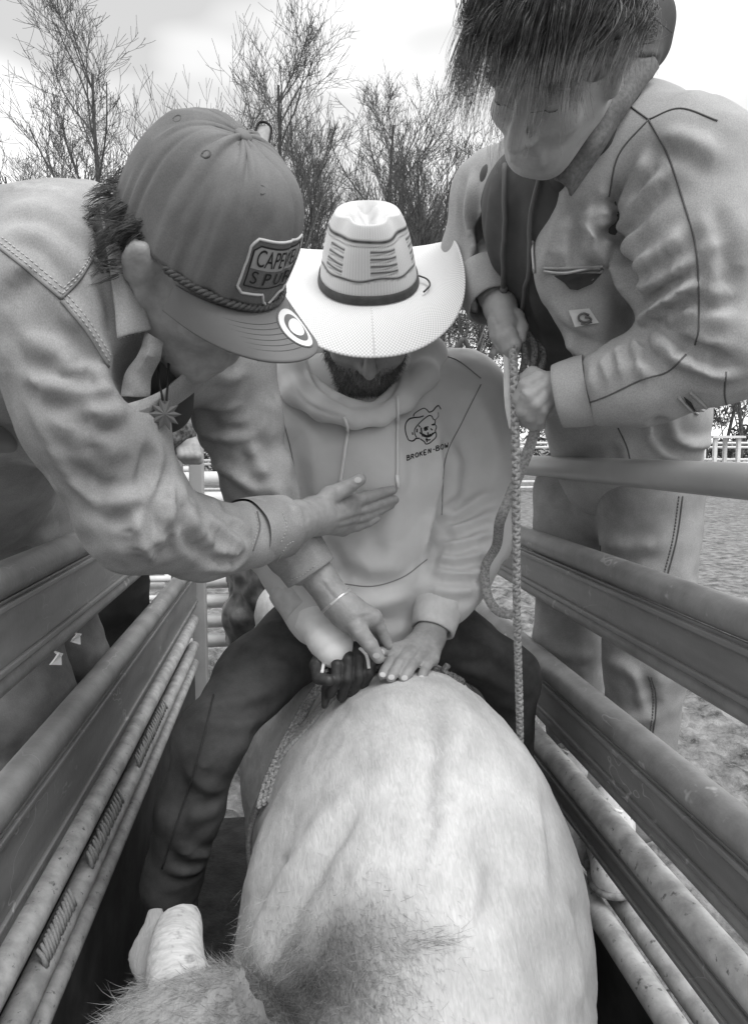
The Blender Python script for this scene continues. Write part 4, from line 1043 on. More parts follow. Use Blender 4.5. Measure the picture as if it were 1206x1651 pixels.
def hat_mesh(nt=360):
    th = np.linspace(0, 2 * math.pi, nt, endpoint=False)              # 0 = front
    c, s_ = np.cos(th), np.sin(th); rows = []; uvs = []; pat = []
    def oval(a_, b_, p=2.3): r = (np.abs(s_ / a_) ** p + np.abs(c / b_) ** p) ** (-1 / p); return r * s_, r * c
    Wd = .122 - .006 * np.abs(c) ** 2
    for u in np.linspace(1, 0, 26):                                    # brim, edge inwards
        e = u * Wd; x0, y0 = oval(.084, .101); rr_ = np.hypot(x0, y0); k = (rr_ + e) / rr_
        hgt = .054 * u ** 1.6 * np.abs(s_) ** 2.6 - .030 * u ** 1.4 * np.abs(c) ** 2
        sq = 1 - .26 * u ** 1.5 * np.abs(s_) ** 3                       # sides curl up and in
        fr = 1 - .12 * u * np.abs(s_) ** 2
        rows.append(np.stack([x0 * k * sq, y0 * k * fr, hgt], -1)); uvs.append(1.0 + .3 * u); pat.append(np.zeros(nt))
    for v in np.linspace(.02, 1, 60):                                  # crown wall
        a_ = .084 - .020 * v - .012 * v ** 4; b_ = .101 - .020 * v - .012 * v ** 5
        x0, y0 = oval(a_, b_); 
        pin = .020 * v ** 2 * (np.exp(-((th - .75) / .35) ** 2) + np.exp(-((th - 2 * math.pi + .75) / .35) ** 2))
        rr_ = np.hypot(x0, y0); k = (rr_ - pin) / rr_
        z_ = .118 * v - .012 * v ** 3 * (1 - c) * .3
        rows.append(np.stack([x0 * k, y0 * k, np.full(nt, 0) + z_], -1)); uvs.append(.9 * (1 - v))
        ang = (th / (2 * math.pi) * 12) % 1; blk = np.floor(th / (2 * math.pi) * 12).astype(int) % 2 == 0
        pt = np.zeros(nt); tk = ((np.arange(nt)) % 2 == 0) * .75 + .25
        def band(v0, half, m_): return np.clip(1 - np.abs(v - v0 - .012 * np.sin(th * 5 + 3 * v0)) / half, 0, 1) * m_
        pt = np.maximum(pt, band(.80, .034, 1.3)); pt = np.maximum(pt, band(.745, .018, 1.1 * tk))
        for q in (.67, .58, .49, .41): pt = np.maximum(pt, band(q + .01, .022, blk * 1.3)); pt = np.maximum(pt, band(q - .026, .013, blk * 1.1 * tk))
        pt = np.maximum(pt, band(.33 + .012 * np.sin(th * 9),   .026, 1.3)); pt = np.maximum(pt, band(.300 + .012 * np.sin(th * 9), .008, .6 * tk))
        pt = np.maximum(pt, .16 * (v > .1) * (np.arange(nt) % 3 == 0))
        pat.append(np.clip(pt, 0, 1))
    a1, b1 = .084 - .032, .101 - .032
    for q in np.linspace(.94, .0, 16):                                 # top with cattleman creases
        x0, y0 = oval(a1 * q + 1e-5, b1 * q + 1e-5)
        pin = .020 * q * (np.exp(-((th - .75) / .35) ** 2) + np.exp(-((th - 2 * math.pi + .75) / .35) ** 2)); rr_ = np.hypot(x0, y0) + 1e-9; k = np.maximum(rr_ - pin, .0) / rr_
        x1, y1 = x0 * k, y0 * k
        z_ = .118 - .004 + .012 * (1 - q ** 2) - .030 * np.exp(-(x1 / .014) ** 2) * (1 - .5 * q ** 4) - .018 * np.exp(-(((np.abs(x1) - .034) / .014) ** 2 + ((y1 - .035) / .03) ** 2)) - .0036 * (1 - c)
        rows.append(np.stack([x1, y1, z_], -1)); uvs.append(-.05 * (1 - q)); pat.append(.12 * (np.arange(nt) % 3 == 0))
    V = np.concatenate(rows); n = len(rows); I = np.arange(n * nt).reshape(n, nt); J_ = np.roll(I, -1, 1)
    Q = np.stack([I[:-1], J_[:-1], J_[1:], I[1:]], -1).reshape(-1, 4)
    uv = np.stack([np.tile(th / (2 * math.pi), n), np.repeat(uvs, nt)], -1)
    return V, Q, uv, np.concatenate(pat)
Vh, Qh, uvh, pat = hat_mesh()
hat = thing('cowboy_hat', 'white woven straw cowboy hat with dark band worn by the rider', 'hat', hat_c)
Wh = hat_c + Vh @ Hb.T
hb = obj('hat_body', Wh, Qh, M_straw, hat); set_attr(hb, 'pattern', pat)
uvl = hb.data.uv_layers.new(name='UVMap'); li = np.zeros(len(hb.data.loops), np.int32); hb.data.loops.foreach_get('vertex_index', li); uvl.data.foreach_set('uv', uvh[li].astype(np.float32).ravel())
sdm = hb.modifiers.new('thickness', 'SOLIDIFY'); sdm.thickness = .0022; sdm.offset = 0
# band and its loose end
nt_ = 120; th = np.linspace(0, 2 * math.pi, nt_, endpoint=False); rows = []
for v, ex in ((.02, .0025), (.03, .004), (.13, .0035), (.14, .002)):
    a_, b_ = .084 - .020 * v + ex, .101 - .020 * v + ex; r = (np.abs(np.sin(th) / a_) ** 2.3 + np.abs(np.cos(th) / b_) ** 2.3) ** (-1 / 2.3)
    rows.append(np.stack([r * np.sin(th), r * np.cos(th), np.full(nt_, .118 * v)], -1))
I = np.arange(4 * nt_).reshape(4, nt_); J_ = np.roll(I, -1, 1)
M_band = mat('hat_band', .045, .07, 60, .6)
bd = obj('hat_band', hat_c + np.concatenate(rows) @ Hb.T, np.stack([I[:-1], J_[:-1], J_[1:], I[1:]], -1).reshape(-1, 4), M_band, hat)
lp = spline([(.086, .015, .012), (.098, .03, .012), (.100, .055, .012), (.088, .072, .008)], 6); obj('band_tail', *tube(hat_c + lp @ Hb.T, .0016, 6), M_band, bd)
# ================================================================== the man in denim leaning over the left side
M_denim = mat('faded_denim', .23, .34, 7, .85, bump=.35, bscale=700, bdist=.0006, spec=.15, weave=420, c3=.43, scale3=16, lo3=.55, hi3=.8, crease=.25, cscale=22)
M_denimin = mat('denim_inside', .10, .15, 20, .9)
M_thread = mat('denim_thread', .42, rough=.9)
M_seamdk = mat('denim_seam_edge', .15, rough=.9)
M_jean2 = mat('mid_jeans', .12, .22, 10, .85, bump=.3, bscale=700, bdist=.0006, weave=450)
M_cap = mat('cap_twill', .125, .165, 8, .7, bump=.25, bscale=900, bdist=.0005, weave=500)
M_brim = mat('cap_brim_cloth', .13, .16, 8, .65, bump=.25, bscale=900, bdist=.0005)
M_patch = mat('patch_field', .30, rough=.8); M_patchlo = mat('patch_lower_field', .13, rough=.8); M_patchrim = mat('patch_rim', .5, rough=.8)
M_sticker = mat('white_sticker', .75, rough=.4); M_foil = mat('sticker_dark_foil', .12, rough=.35)
M_capcord = mat('cap_cord', .05, .09, 200, .7, bump=.5, bscale=300)

man = thing('person', 'man in faded denim shirt and cap leaning in from the left', 'person', (-.6, 1.15, 0))
CB = basis((.75, -.15, -.64), (.486, .77, .39)); rim = P(328, 390, .845)
mc = rim - CB @ A(0, .002, .034)
mR, mL = P(80, 470, .875), P(372, 566, 1.13)              # shoulders: his right is nearest to us
eR, wR = P(222, 828, .90), P(462, 846, 1.085)
eL, wL = P(418, 770, 1.16), P(540, 968, 1.155)
S = Solid(.006); head(S, mc, CB, 1.0)
S.cone(mc + CB @ A(0, -.04, -.06), A(-.235, .985, 1.80), .06, .07, k=.03)
S.chain([(-.24, 1.0, 1.79), (-.42, 1.08, 1.74), (-.60, 1.42, 1.50)], [.12, .125, .13], k=.05); S.cone(mR, mL, .05, k=.04)
S.chain([mR, eR, P(330, 860, .978), wR], [.045, .038, .032, .030], k=.02); S.chain([mL, eL, P(476, 872, 1.166), wL], [.045, .036, .03, .028], k=.02)
for yy in (1.40, 1.66): S.chain([(-.60, yy + .03, 1.48), (-.53, yy, 1.1), (-.56, yy + .03, .76), (-.50, yy, .74)], [.08, .055, .04, .035], k=.03)
VB, QB = S.mesh(smooth=1)
H = Solid(.0023)
# right hand laid on the rider's chest, thumb up
H.cone(P(430, 846, 1.065), P(478, 842, 1.10), .033, .031, k=.01); H.cone(P(470, 842, 1.097), P(512, 832, 1.135), .031, .029, k=.015)
for (x, y, yy, r) in ((566, 810, 1.196, .0165), (567, 826, 1.203, .016), (562, 840, 1.206, .0155), (552, 852, 1.205, .0145)): H.cone(P(508, 832, 1.135), P(x, y, yy), .026, r, k=.012)
fingers(H, [([(566, 810, 1.196), (592, 802, 1.205), (616, 795, 1.212), (633, 790, 1.214)], [.0150, .0122, .0108, .0088]),
            ([(567, 826, 1.203), (596, 818, 1.212), (618, 811, 1.216), (636, 806, 1.216)], [.0150, .0120, .0106, .0088]),
            ([(562, 840, 1.206), (590, 832, 1.214), (612, 822, 1.219), (630, 814, 1.219)], [.0145, .0116, .0102, .0085]),
            ([(552, 852, 1.206), (576, 848, 1.214), (594, 842, 1.218), (606, 836, 1.219)], [.0130, .0105, .0095, .0080]),
            ([(512, 826, 1.135), (532, 800, 1.150), (556, 788, 1.158), (580, 773, 1.160)], [.023, .0185, .0150, .0115])])
# left hand reaching down to the rider's hand
H.cone(P(498, 912, 1.164), P(545, 972, 1.150), .029, .026, k=.01); H.cone(P(543, 970, 1.150), P(570, 995, 1.142), .027, .026, k=.012)
for (x, y, yy, r) in ((602, 996, 1.140, .0155), (606, 1005, 1.158, .015), (598, 1014, 1.168, .014)): H.cone(P(562, 988, 1.142), P(x, y, yy), .025, r, k=.012)
fingers(H, [([(602, 995, 1.140), (612, 1012, 1.146), (620, 1028, 1.150), (626, 1040, 1.152)], [.0145, .0115, .0102, .0085]),
            ([(606, 1004, 1.158), (616, 1022, 1.162), (622, 1036, 1.164), (624, 1046, 1.165)], [.0140, .0112, .0100, .0085]),
            ([(598, 1014, 1.168), (604, 1030, 1.174), (607, 1044, 1.176)], [.0130, .0108, .0090]),
            ([(560, 992, 1.135), (580, 1018, 1.118), (597, 1040, 1.112), (610, 1060, 1.112)], [.020, .0165, .0138, .0112])])
VH, QH = H.mesh(smooth=1, extra=0)
VH = folds(VH, QH, [([(540, 838), (590, 822)], 5, 1.6), ([(540, 848), (585, 838)], 4, 1.4), ([(575, 783), (566, 778)], 3, -.8), ([(575, 990), (600, 985)], 5, 1.2), ([(520, 930), (550, 968)], 5, 1.2)])
V, Q = joinq([(VB, QB), (VH, QH)]); mb = obj('body', V, Q, M_skin, man)
HS = Surf(VH, QH)
for x, y in ((577, 774), (607, 1057)):
    nl = []; nail(nl, HS, x, y, .0062)
    if nl: obj('fingernail', *merge(nl), M_nail, mb)
# bracelet on the left wrist
a_ = np.linspace(0, 2 * math.pi, 24); ax_ = nrm(P(545, 972, 1.150) - P(500, 915, 1.170)); u_ = nrm(np.cross(ax_, A(0, 0, 1))); v_ = np.cross(ax_, u_)
obj('bracelet', *tube(np.array([P(543, 969, 1.151) + .0285 * (u_ * math.cos(t) + v_ * math.sin(t)) for t in a_]), .0032, 8, cap=False), mat('bracelet_metal', .6, rough=.3, metal=.6), man)
# hair at the back under the cap
Nb = normals(VB, QB); lf = (VB - mc) @ CB; rr = np.random.default_rng(12)
wb = (lf[:, 1] < -.02) * (lf[:, 2] < .05) * (lf[:, 2] > -.085) * (np.linalg.norm(lf, axis=1) < .13) * 1.0
i = rr.choice(len(VB), 6000, p=wb / wb.sum()); d = Nb[i] * .55 + CB @ A(0, -.4, -.6) + rr.normal(size=(6000, 3)) * .5
K = Solid(.005); K.ell(mc + CB @ A(0, -.045, -.005), A(.078, .062, .07), CB, k=.01); K.ell(mc + CB @ A(0, -.03, -.07), A(.062, .045, .03), CB, k=.02); Vh0, Qh0 = K.mesh(); Vh0 = wrinkle(Vh0, Qh0, .007, 60, None, 1, 2, seed=33); hs0 = obj('hair', Vh0, Qh0, M_hairdark, man)
wl = []
for q, j in enumerate(rr.choice(len(VB), 420, p=wb / wb.sum())):
    r0 = VB[j] + Nb[j] * .006; fl = nrm(CB @ A(.3 * rr.normal(), -.55, -.75) + rr.normal(size=3) * .25)
    wl += lock(r0, [r0 + Nb[j] * .004 + fl * .012, r0 + Nb[j] * .004 + fl * .025, r0 + Nb[j] * (.001 + .005 * rr.random()) + fl * .034], 9, .00045, .0020, 700 + q, .7, .0012, 6)
o = obj('hair_strands', *merge(wl), M_hairdark, hs0); o['kind'] = 'stuff'
# --- shirt
T = Solid(.0072)
T.chain([(-.245, 1.0, 1.785), (-.42, 1.08, 1.765), (-.60, 1.40, 1.53)], [.148, .150, .155], k=.05)
T.cone(mR + A(.01, .02, .0), mL + A(-.02, -.02, -.01), .085, .07, k=.06); T.ell((-.30, .99, 1.845), (.14, .12, .085), k=.06)
T.chain([mR, P(150, 650, .885), eR + A(0, 0, .005), P(330, 862, .975), P(400, 855, 1.035), P(432, 851, 1.062)], [.088, .080, .064, .050, .041, .037], k=.03)
T.chain([mL, P(385, 665, 1.15), eL, P(468, 868, 1.168), P(486, 898, 1.165)], [.070, .062, .054, .044, .040], k=.03)
T.cone((-.26, 1.04, 1.70), (-.32, 1.10, 1.63), .085, .06, k=.05); T.ell(P(238, 590, .84), (.038, .06, .042), k=.012, cut=True)                       # shirt front sagging
T.cone((-.585, 1.48, 1.52), (-.565, 1.50, 1.32), .15, .14, k=.04)                        # tails
T.cone(P(88, 745, 1.48), P(84, 885, 1.48), .04, .045, k=.03, ratio=.5, side=(1, 0, 0))
shirt_strokes = [
    ([(0, 330), (70, 325), (150, 380)], 14, 7), ([(20, 360), (80, 380), (130, 440)], 14, 5), ([(0, 385), (50, 430), (98, 480)], 7, 4), ([(100, 486), (150, 540), (178, 592)], 9, 7), ([(90, 500), (130, 570), (160, 640)], 11, -5),
    ([(40, 600), (90, 617), (144, 621), (184, 617)], 7, 11), ([(144, 644), (164, 659), (204, 654)], 8, 8), ([(40, 525), (90, 565), (169, 597)], 7, 9), ([(105, 557), (139, 582), (169, 595)], 5, -6), ([(122, 520), (159, 565), (174, 595)], 5, -6),
    ([(224, 781), (237, 759), (244, 731), (234, 707)], 5, -9), ([(172, 791), (199, 806), (226, 789)], 8, 10), ([(120, 740), (160, 775), (200, 790)], 14, -5), ([(219, 813), (221, 842), (242, 888)], 7, 9), ([(236, 810), (240, 850), (262, 890)], 7, -6),
    ([(279, 772), (266, 795), (268, 835)], 6, 9), ([(279, 772), (292, 790), (284, 815)], 5, 6), ([(265, 840), (272, 866), (268, 890)], 6, -6), ([(296, 813), (312, 848), (345, 868)], 7, 10), ([(330, 828), (350, 842), (392, 876)], 6, 8), ([(345, 880), (372, 882), (402, 886)], 5, 8), ([(330, 890), (370, 892), (402, 882)], 6, -6), ([(365, 828), (385, 836), (405, 850)], 5, 5), ([(150, 690), (175, 720), (200, 735)], 10, 4), ([(90, 660), (120, 700), (140, 745)], 12, 4), ([(50, 640), (90, 720), (150, 800)], 10, 4),
    ([(325, 640), (360, 650), (385, 640)], 9, 7), ([(330, 660), (350, 685), (400, 690)], 9, -7), ([(305, 640), (335, 690), (405, 695)], 8, 6), ([(315, 680), (350, 740), (430, 790)], 10, 7), ([(330, 690), (345, 760), (372, 820)], 9, -5), ([(345, 600), (375, 605), (390, 590)], 8, 5), ([(390, 740), (420, 755), (435, 750)], 6, 6), ([(395, 700), (425, 760), (460, 815)], 9, 6),
    ([(60, 420), (20, 460), (0, 480)], 12, -5), ([(150, 380), (170, 460), (185, 540)], 10, -6)]
VT, QT = drape(T, .040, 140, .006, .010, .10, strokes=shirt_strokes, sscale=1.15, seed=2, axis=limb_axis([(mR, eR), (eR, wR), (mL, eL), (eL, wL), ((-.245, 1.0, 1.785), (-.42, 1.06, 1.765))]), mask=lambda p: .5 + 1.5 * np.exp(-(np.minimum(np.linalg.norm(p - eR, axis=1), np.linalg.norm(p - eL, axis=1)) / .11) ** 2))
st = obj('denim_shirt', VT, QT, M_denim, man); stS = Surf(VT, QT)
# collar, cuffs and placket
bodyS = Surf(*joinq([(VT, QT), (VB, QB)]))
def sheet(name, ea, eb, ya, yb, m, parent, thick=.006, na=18, nb=7, roll=.008, seed=0):
    """cloth flap between two pixel lines with given distances along each"""
    def res(e, y):
        e = spline(e, 8); t = np.linspace(0, 1, len(e)); u = np.linspace(0, 1, na); y = np.interp(u, np.linspace(0, 1, len(y)), y); return np.array([P(np.interp(q, t, e[:, 0]), np.interp(q, t, e[:, 1]), yy) for q, yy in zip(u, y)])
    a_, b_ = res(ea, ya), res(eb, yb); V = []
    for i in range(na):
        for j in range(nb):
            t = j / (nb - 1); V.append(a_[i] * (1 - t) + b_[i] * t + A(0, -1, 0) * (roll * math.sin(math.pi * t) + .003 * vnoise(A(i * .5 + seed, j * .6, seed))))
    I = np.arange(na * nb).reshape(na, nb); F = np.stack([I[:-1, :-1], I[1:, :-1], I[1:, 1:], I[:-1, 1:]], -1).reshape(-1, 4)
    o = obj(name, V, F, m, parent); md = o.modifiers.new('thickness', 'SOLIDIFY'); md.thickness = thick; md.offset = 0
    md = o.modifiers.new('round', 'BEVEL'); md.width = thick * .35; md.segments = 2; md.limit_method = 'ANGLE'
    md = o.modifiers.new('smooth', 'SUBSURF'); md.levels = 1; md.render_levels = 1
    return o
co = sheet('collar', [(160, 322), (172, 400), (182, 470), (190, 548)], [(205, 330), (214, 400), (226, 470), (243, 533)], [.84, .806, .808, .812], [.86, .822, .832, .835], M_denim, st, seed=1)
sheet('collar', [(238, 536), (226, 570), (205, 600), (196, 640)], [(262, 552), (258, 575), (244, 605), (240, 640)], [.838, .835, .84, .84], [.84, .84, .85, .855], M_denim, st, seed=2)
sheet('placket', [(352, 568), (300, 598), (258, 632), (200, 655)], [(345, 602), (300, 640), (255, 668), (205, 688)], [.93, .88, .852, .83], [.94, .90, .868, .835], M_denim, st, seed=3, thick=.005)
c1 = obj('cuff', *cuff_tube(P(396, 857, 1.030), P(456, 847, 1.088), .0490, .0465, .0045, 2), M_denim, st)
c2 = obj('cuff', *cuff_tube(P(460, 858, 1.172), P(502, 922, 1.163), .0480, .0450, .004, 3), M_denim, st)
V1, V2_ = (np.array([v.co[:] for v in c.data.vertices]) + world_of(c) for c in (c1, c2))
Q1 = np.array([list(p.vertices) for p in c1.data.polygons]); Q2_ = np.array([list(p.vertices) for p in c2.data.polygons])
K = Solid(.005); K.chain([P(262, 560, .93), P(250, 600, .925), P(262, 650, .95)], [.04, .045, .04], k=.02); obj('undershirt', *K.mesh(smooth=1), mat('dark_undershirt', .05, rough=.9), man)
VCo = np.array([v.co[:] for v in co.data.vertices]) + world_of(co); QCo = np.array([list(p.vertices) for p in co.data.polygons])
allS = Surf(*joinq([(VT, QT), (VCo, QCo), (V1, Q1), (V2_, Q2_)]))
sm, th_ = [], []
for pts in ([(0, 400), (50, 440), (99, 482)], [(99, 482), (128, 452), (149, 417)], [(99, 485), (140, 535), (176, 592)], [(148, 416), (166, 440)]):
    sm += seam(allS, pts, .0016, 8, .0004); sh = 8
    th_ += stitches(allS, [(x + 2, y - sh) for x, y in pts]); th_ += stitches(allS, [(x + 4, y - sh - 9) for x, y in pts])
for pts in ([(176, 360), (184, 440), (190, 520), (192, 546)], [(192, 546), (215, 540), (238, 530)], [(455, 826), (462, 850), (452, 878)], [(412, 826), (416, 850), (405, 884)], [(470, 935), (490, 926), (508, 912)], [(448, 905), (462, 880), (475, 872)]):
    th_ += stitches(allS, pts, .0055, .0036, .0008)
for pts in ([(415, 825), (419, 852), (408, 888)],): sm += seam(allS, pts, .0014, 8, .0003)
for q_ in sm: obj('seam', *q_, M_seamdk, st)
o = obj('stitching', *merge(th_), M_thread, st); o['kind'] = 'stuff'
# --- jeans below the rails, standing on an outer rail
J = Solid(.008)
for k_, yy in enumerate((1.40, 1.66)): J.chain([(-.60, yy + .02, 1.46), (-.525, yy, 1.12), (-.56, yy + .03, .80)], [.125, .10, .085], k=.04)
VJ, QJ = drape(J, .05, 100, .008, .012, .10, seed=4, axis=limb_axis([((-.6, 1.4, 1.4), (-.53, 1.4, .8)), ((-.6, 1.66, 1.4), (-.53, 1.66, .8))]))
obj('jeans', VJ, QJ, M_jean2, man)
for yy in (1.40, 1.66):
    Bt = Solid(.007); Bt.chain([(-.56, yy + .02, .78), (-.56, yy + .02, .72)], [.05, .045], k=.02); Bt.cone((-.58, yy + .02, .70), (-.46, yy, .685), .042, .034, k=.02); obj('boot', *Bt.mesh(smooth=1), M_boot, man)
# outer step the men on the left stand on
stp = thing('step_rail', 'dark foot rail outside the left chute side, under the denim-shirted man', 'foot rail', (-.58, 1.2, 0))
obj('rail', *tube([A(-.55, .2, .63), A(-.55, 2.8, .63)], .022, 12), M_dark, stp); obj('rail', *tube([A(-.62, .2, .63), A(-.62, 2.8, .63)], .022, 12), M_dark, stp)
for yy in (.3, 1.5, 2.7): obj('bracket', *box((-.52, yy, .62), (.26, .03, .03)), M_dark, stp, smooth=False)
# pendant on a cord: a spiked spur rowel
pc = P(266, 668, .85); pen = thing('necklace', 'spiked rowel pendant on black cord hanging from the man in the cap', 'necklace', pc)
Vp, Fp = [], []; nsp = 10; u_, v_, n_ = nrm(A(1, .3, 0)), nrm(A(.05, -.1, 1)), nrm(A(.3, -1, 0))
for sgn in (1, -1):
    for i in range(2 * nsp):
        r = .019 if i % 2 == 0 else .011; t = i * math.pi / nsp; Vp.append(pc + r * (u_ * math.cos(t) + v_ * math.sin(t)) + n_ * sgn * .0012)
    Vp.append(pc + n_ * sgn * .003)
m2 = 2 * nsp; Fp = [[i, (i + 1) % m2, m2] for i in range(m2)] + [[m2 + 1 + (i + 1) % m2, m2 + 1 + i, 2 * m2 + 1] for i in range(m2)] + [[i, m2 + 1 + i, m2 + 1 + (i + 1) % m2, (i + 1) % m2] for i in range(m2)]
obj('pendant', Vp, Fp, mat('pendant_metal', .12, rough=.4, metal=.5), pen, smooth=False)
for q_ in ([tube([P(254, 560, .87), P(258, 620, .855), pc + v_ * .016 - u_ * .002], .0014, 5), tube([P(274, 560, .88), P(271, 620, .86), pc + v_ * .016 + u_ * .002], .0014, 5)]): obj('cord', *q_, M_ink, pen)

# ================================================================== cap
cap = thing('baseball_cap', 'dark rope-front cap with trailer-shaped patch and round brim sticker', 'cap', rim)
nt_ = 180; th = np.linspace(0, 2 * math.pi, nt_, endpoint=False); cth, sth = np.cos(th), np.sin(th)
def oval(a_, b_, p=2.15): r = (np.abs(sth / a_) ** p + np.abs(cth / b_) ** p) ** (-1 / p); return r * sth, r * cth
rows = []; NR = 44
def crown_pt(th_, v):
    """v 0 rim .. 1 button; front panel stands taller"""
    c_, s_ = math.cos(th_), math.sin(th_); p = 2.15
    r0 = (abs(s_ / .081) ** p + abs(c_ / .101) ** p) ** (-1 / p)
    ph = v * math.pi / 2; fr = max(0, c_)
    rad = math.cos(ph) ** (.62 - .10 * fr); hgt = math.sin(ph) ** (.98 - .10 * fr)
    yy = r0 * c_ * rad - .006 * v
    return A(r0 * s_ * rad, yy, .128 * hgt - .004)
grid = np.array([[crown_pt(t, v) for t in th] for v in np.linspace(0, 1, NR)])
# panel seams pull in slightly, cloth puckers between
seam_ang = np.array([0, math.pi / 3, 2 * math.pi / 3, math.pi, 4 * math.pi / 3, 5 * math.pi / 3]) + math.pi / 6 * 0
dang = np.min(np.abs((th[:, None] - seam_ang[None] + math.pi) % (2 * math.pi) - math.pi), 1)
vv = np.linspace(0, 1, NR)[:, None]
rad_n = grid - A(0, 0, .03); rad_n /= np.linalg.norm(rad_n, axis=2)[..., None]
pk_ = -.0018 * np.exp(-(dang[None] * np.sqrt(1.02 - vv) / .03) ** 2) + .0016 * fbm(np.stack([np.tile(th * 4, (NR, 1)), np.tile(vv * 3, (1, nt_)), vv * 0 + th[None] * 0], -1), 3) + .0022 * (1 - 2 * np.abs(vnoise(np.stack([np.tile(th * 5.5, (NR, 1)), np.tile(vv * 1.2 + 7, (1, nt_)), np.zeros((NR, nt_))], -1)))) * (np.abs((th + math.pi) % (2 * math.pi) - math.pi) > .6)[None]
grid = grid + rad_n * pk_[..., None]
I = np.arange(NR * nt_).reshape(NR, nt_); J_ = np.roll(I, -1, 1)
Qc = np.stack([I[:-1], J_[:-1], J_[1:], I[1:]], -1).reshape(-1, 4); Vc = rim + grid.reshape(-1, 3) @ CB.T
# local x grows to his left; the mesh is seen from outside
crown = obj('crown', Vc, Qc, M_cap, cap); crown.modifiers.new('thickness', 'SOLIDIFY').thickness = -.002
capS = Surf(Vc, Qc)
def on_cap(th_, v, off=.0015):
    p = crown_pt(th_, v); q, n = capS.near(rim + CB @ p); n = np.array(n)
    if n @ (q - (rim + CB @ A(0, 0, .02))) < 0: n = -n
    return q + n * off
sm = []
for sa in seam_ang:
    for da in (-.035, .035): sm.append(tube([on_cap(sa + da * min(1, .25 + (1 - v)), v, .0004) for v in np.linspace(.02, .96, 26)], .0007, 4))
o = obj('panel_seams', *merge(sm), mat('cap_stitch', .16, rough=.8), crown); o['kind'] = 'stuff'
obj('front_seam', *tube([on_cap(.0, v, .0006) for v in np.linspace(.42, .97, 20)], .0013, 5), M_ink, crown)
bp = rim + CB @ crown_pt(0, 1); Bn = Solid(.0015); Bn.ell(bp + CB @ A(0, 0, .001), (.0105, .0105, .0055), CB, k=.002); obj('button', *Bn.mesh(smooth=1), M_brim, crown)
for sa in (-math.pi / 2, -math.pi / 2 + math.pi / 3 * .95, -math.pi / 2 - math.pi / 3):
    c0 = on_cap(sa, .66, .0006); q, n = capS.near(c0); n = np.array(n); u_ = nrm(np.cross(n, A(0, 0, 1))); v_ = np.cross(n, u_)
    obj('eyelet', *tube([c0 + .0042 * (u_ * math.cos(t) + v_ * math.sin(t)) for t in np.linspace(0, 2 * math.pi, 14)], .0016, 6), M_capcord, crown)
# brim
nu, nv = 41, 18; BV = []
def brim_pt(u, v):
    t = u * 1.22; p = crown_pt(t, 0); c_ = math.cos(u * math.pi / 2)
    ln = .074 * (max(c_, 0) ** .42)
    x = p[0] * (1 + .05 * v); y = p[1] + v * ln
    z_ = p[2] - .006 - v * (.013) - .020 * v * (x / .081) ** 2 - .006 * (x / .081) ** 2
    return A(x, y, z_)
BV = np.array([[brim_pt(u, v) for u in np.linspace(-1, 1, nu)] for v in np.linspace(0, 1, nv)])
I = np.arange(nu * nv).reshape(nv, nu); Qb = np.stack([I[:-1, :-1], I[:-1, 1:], I[1:, 1:], I[1:, :-1]], -1).reshape(-1, 4)
Vb = rim + BV.reshape(-1, 3) @ CB.T; br = obj('brim', Vb, Qb, M_brim, cap); m_ = br.modifiers.new('thickness', 'SOLIDIFY'); m_.thickness = .004; m_.offset = 0
br.modifiers.new('b', 'BEVEL').width = .0012
sm = [tube([rim + CB @ (brim_pt(u, v) + A(0, 0, .0022)) for u in np.linspace(-.9, .9, 30)], .0005, 4) for v in (.3, .4, .5, .6, .7, .8)]
o = obj('brim_stitching', *merge(sm), mat('brim_stitch', .10, rough=.8), br); o['kind'] = 'stuff'
# braided cord across the front: two strands twisted
cords = []
for ph in (0, math.pi * 2 / 3, math.pi * 4 / 3):
    pts = []
    for k_, u in enumerate(np.linspace(-1.12, 1.12, 120)):
        b_ = crown_pt(u * 1.25, .0) + A(0, 0, -.001); n0 = nrm(A(b_[0], b_[1], 0)); a_ = k_ * .75 + ph
        pts.append(rim + CB @ (b_ + n0 * (.0035 + .0024 * math.cos(a_)) + A(0, 0, .0024 * math.sin(a_))))
    cords.append(tube(pts, .0026, 5))
obj('front_cord', *merge(cords), M_capcord, cap)
# patch: trailer outline laid on the front panel; x along the front (his right is -), y up
def cap_xy(x, y, off):
    """x metres round the front, y metres up from the rim"""
    return on_cap((x * 1.16 - .011) / .098, y * 1.12 / .16, off)
def cap_poly(pts, off, m, name, par, sub=10):
    pts = np.array(pts, float); bm = bmesh.new(); vs = [bm.verts.new((p[0], p[1], 0)) for p in pts]; bm.faces.new(vs)
    bmesh.ops.triangulate(bm, faces=list(bm.faces))
    for _ in range(3): bmesh.ops.subdivide_edges(bm, edges=[e for e in bm.edges if e.calc_length() > .006], cuts=1, use_grid_fill=False); bmesh.ops.triangulate(bm, faces=[f for f in bm.faces if len(f.verts) > 3])
    bm.verts.index_update(); V = np.array([cap_xy(v.co.x, v.co.y, off) for v in bm.verts]); F = [[v.index for v in f.verts] for f in bm.faces]; bm.free()
    return obj(name, V, F, m, par)
def outline(pts, off, r, m, name, par):
    q = []; pts = list(pts) + [pts[0]]
    for a_, b_ in zip(pts[:-1], pts[1:]):
        n_ = max(2, int(np.hypot(b_[0] - a_[0], b_[1] - a_[1]) / .004)); q += [(a_[0] + (b_[0] - a_[0]) * t, a_[1] + (b_[1] - a_[1]) * t) for t in np.linspace(0, 1, n_, endpoint=False)]
    q.append(q[0]); return obj(name, *tube([cap_xy(x, y, off) for x, y in q], r, 6, cap=False), m, par)
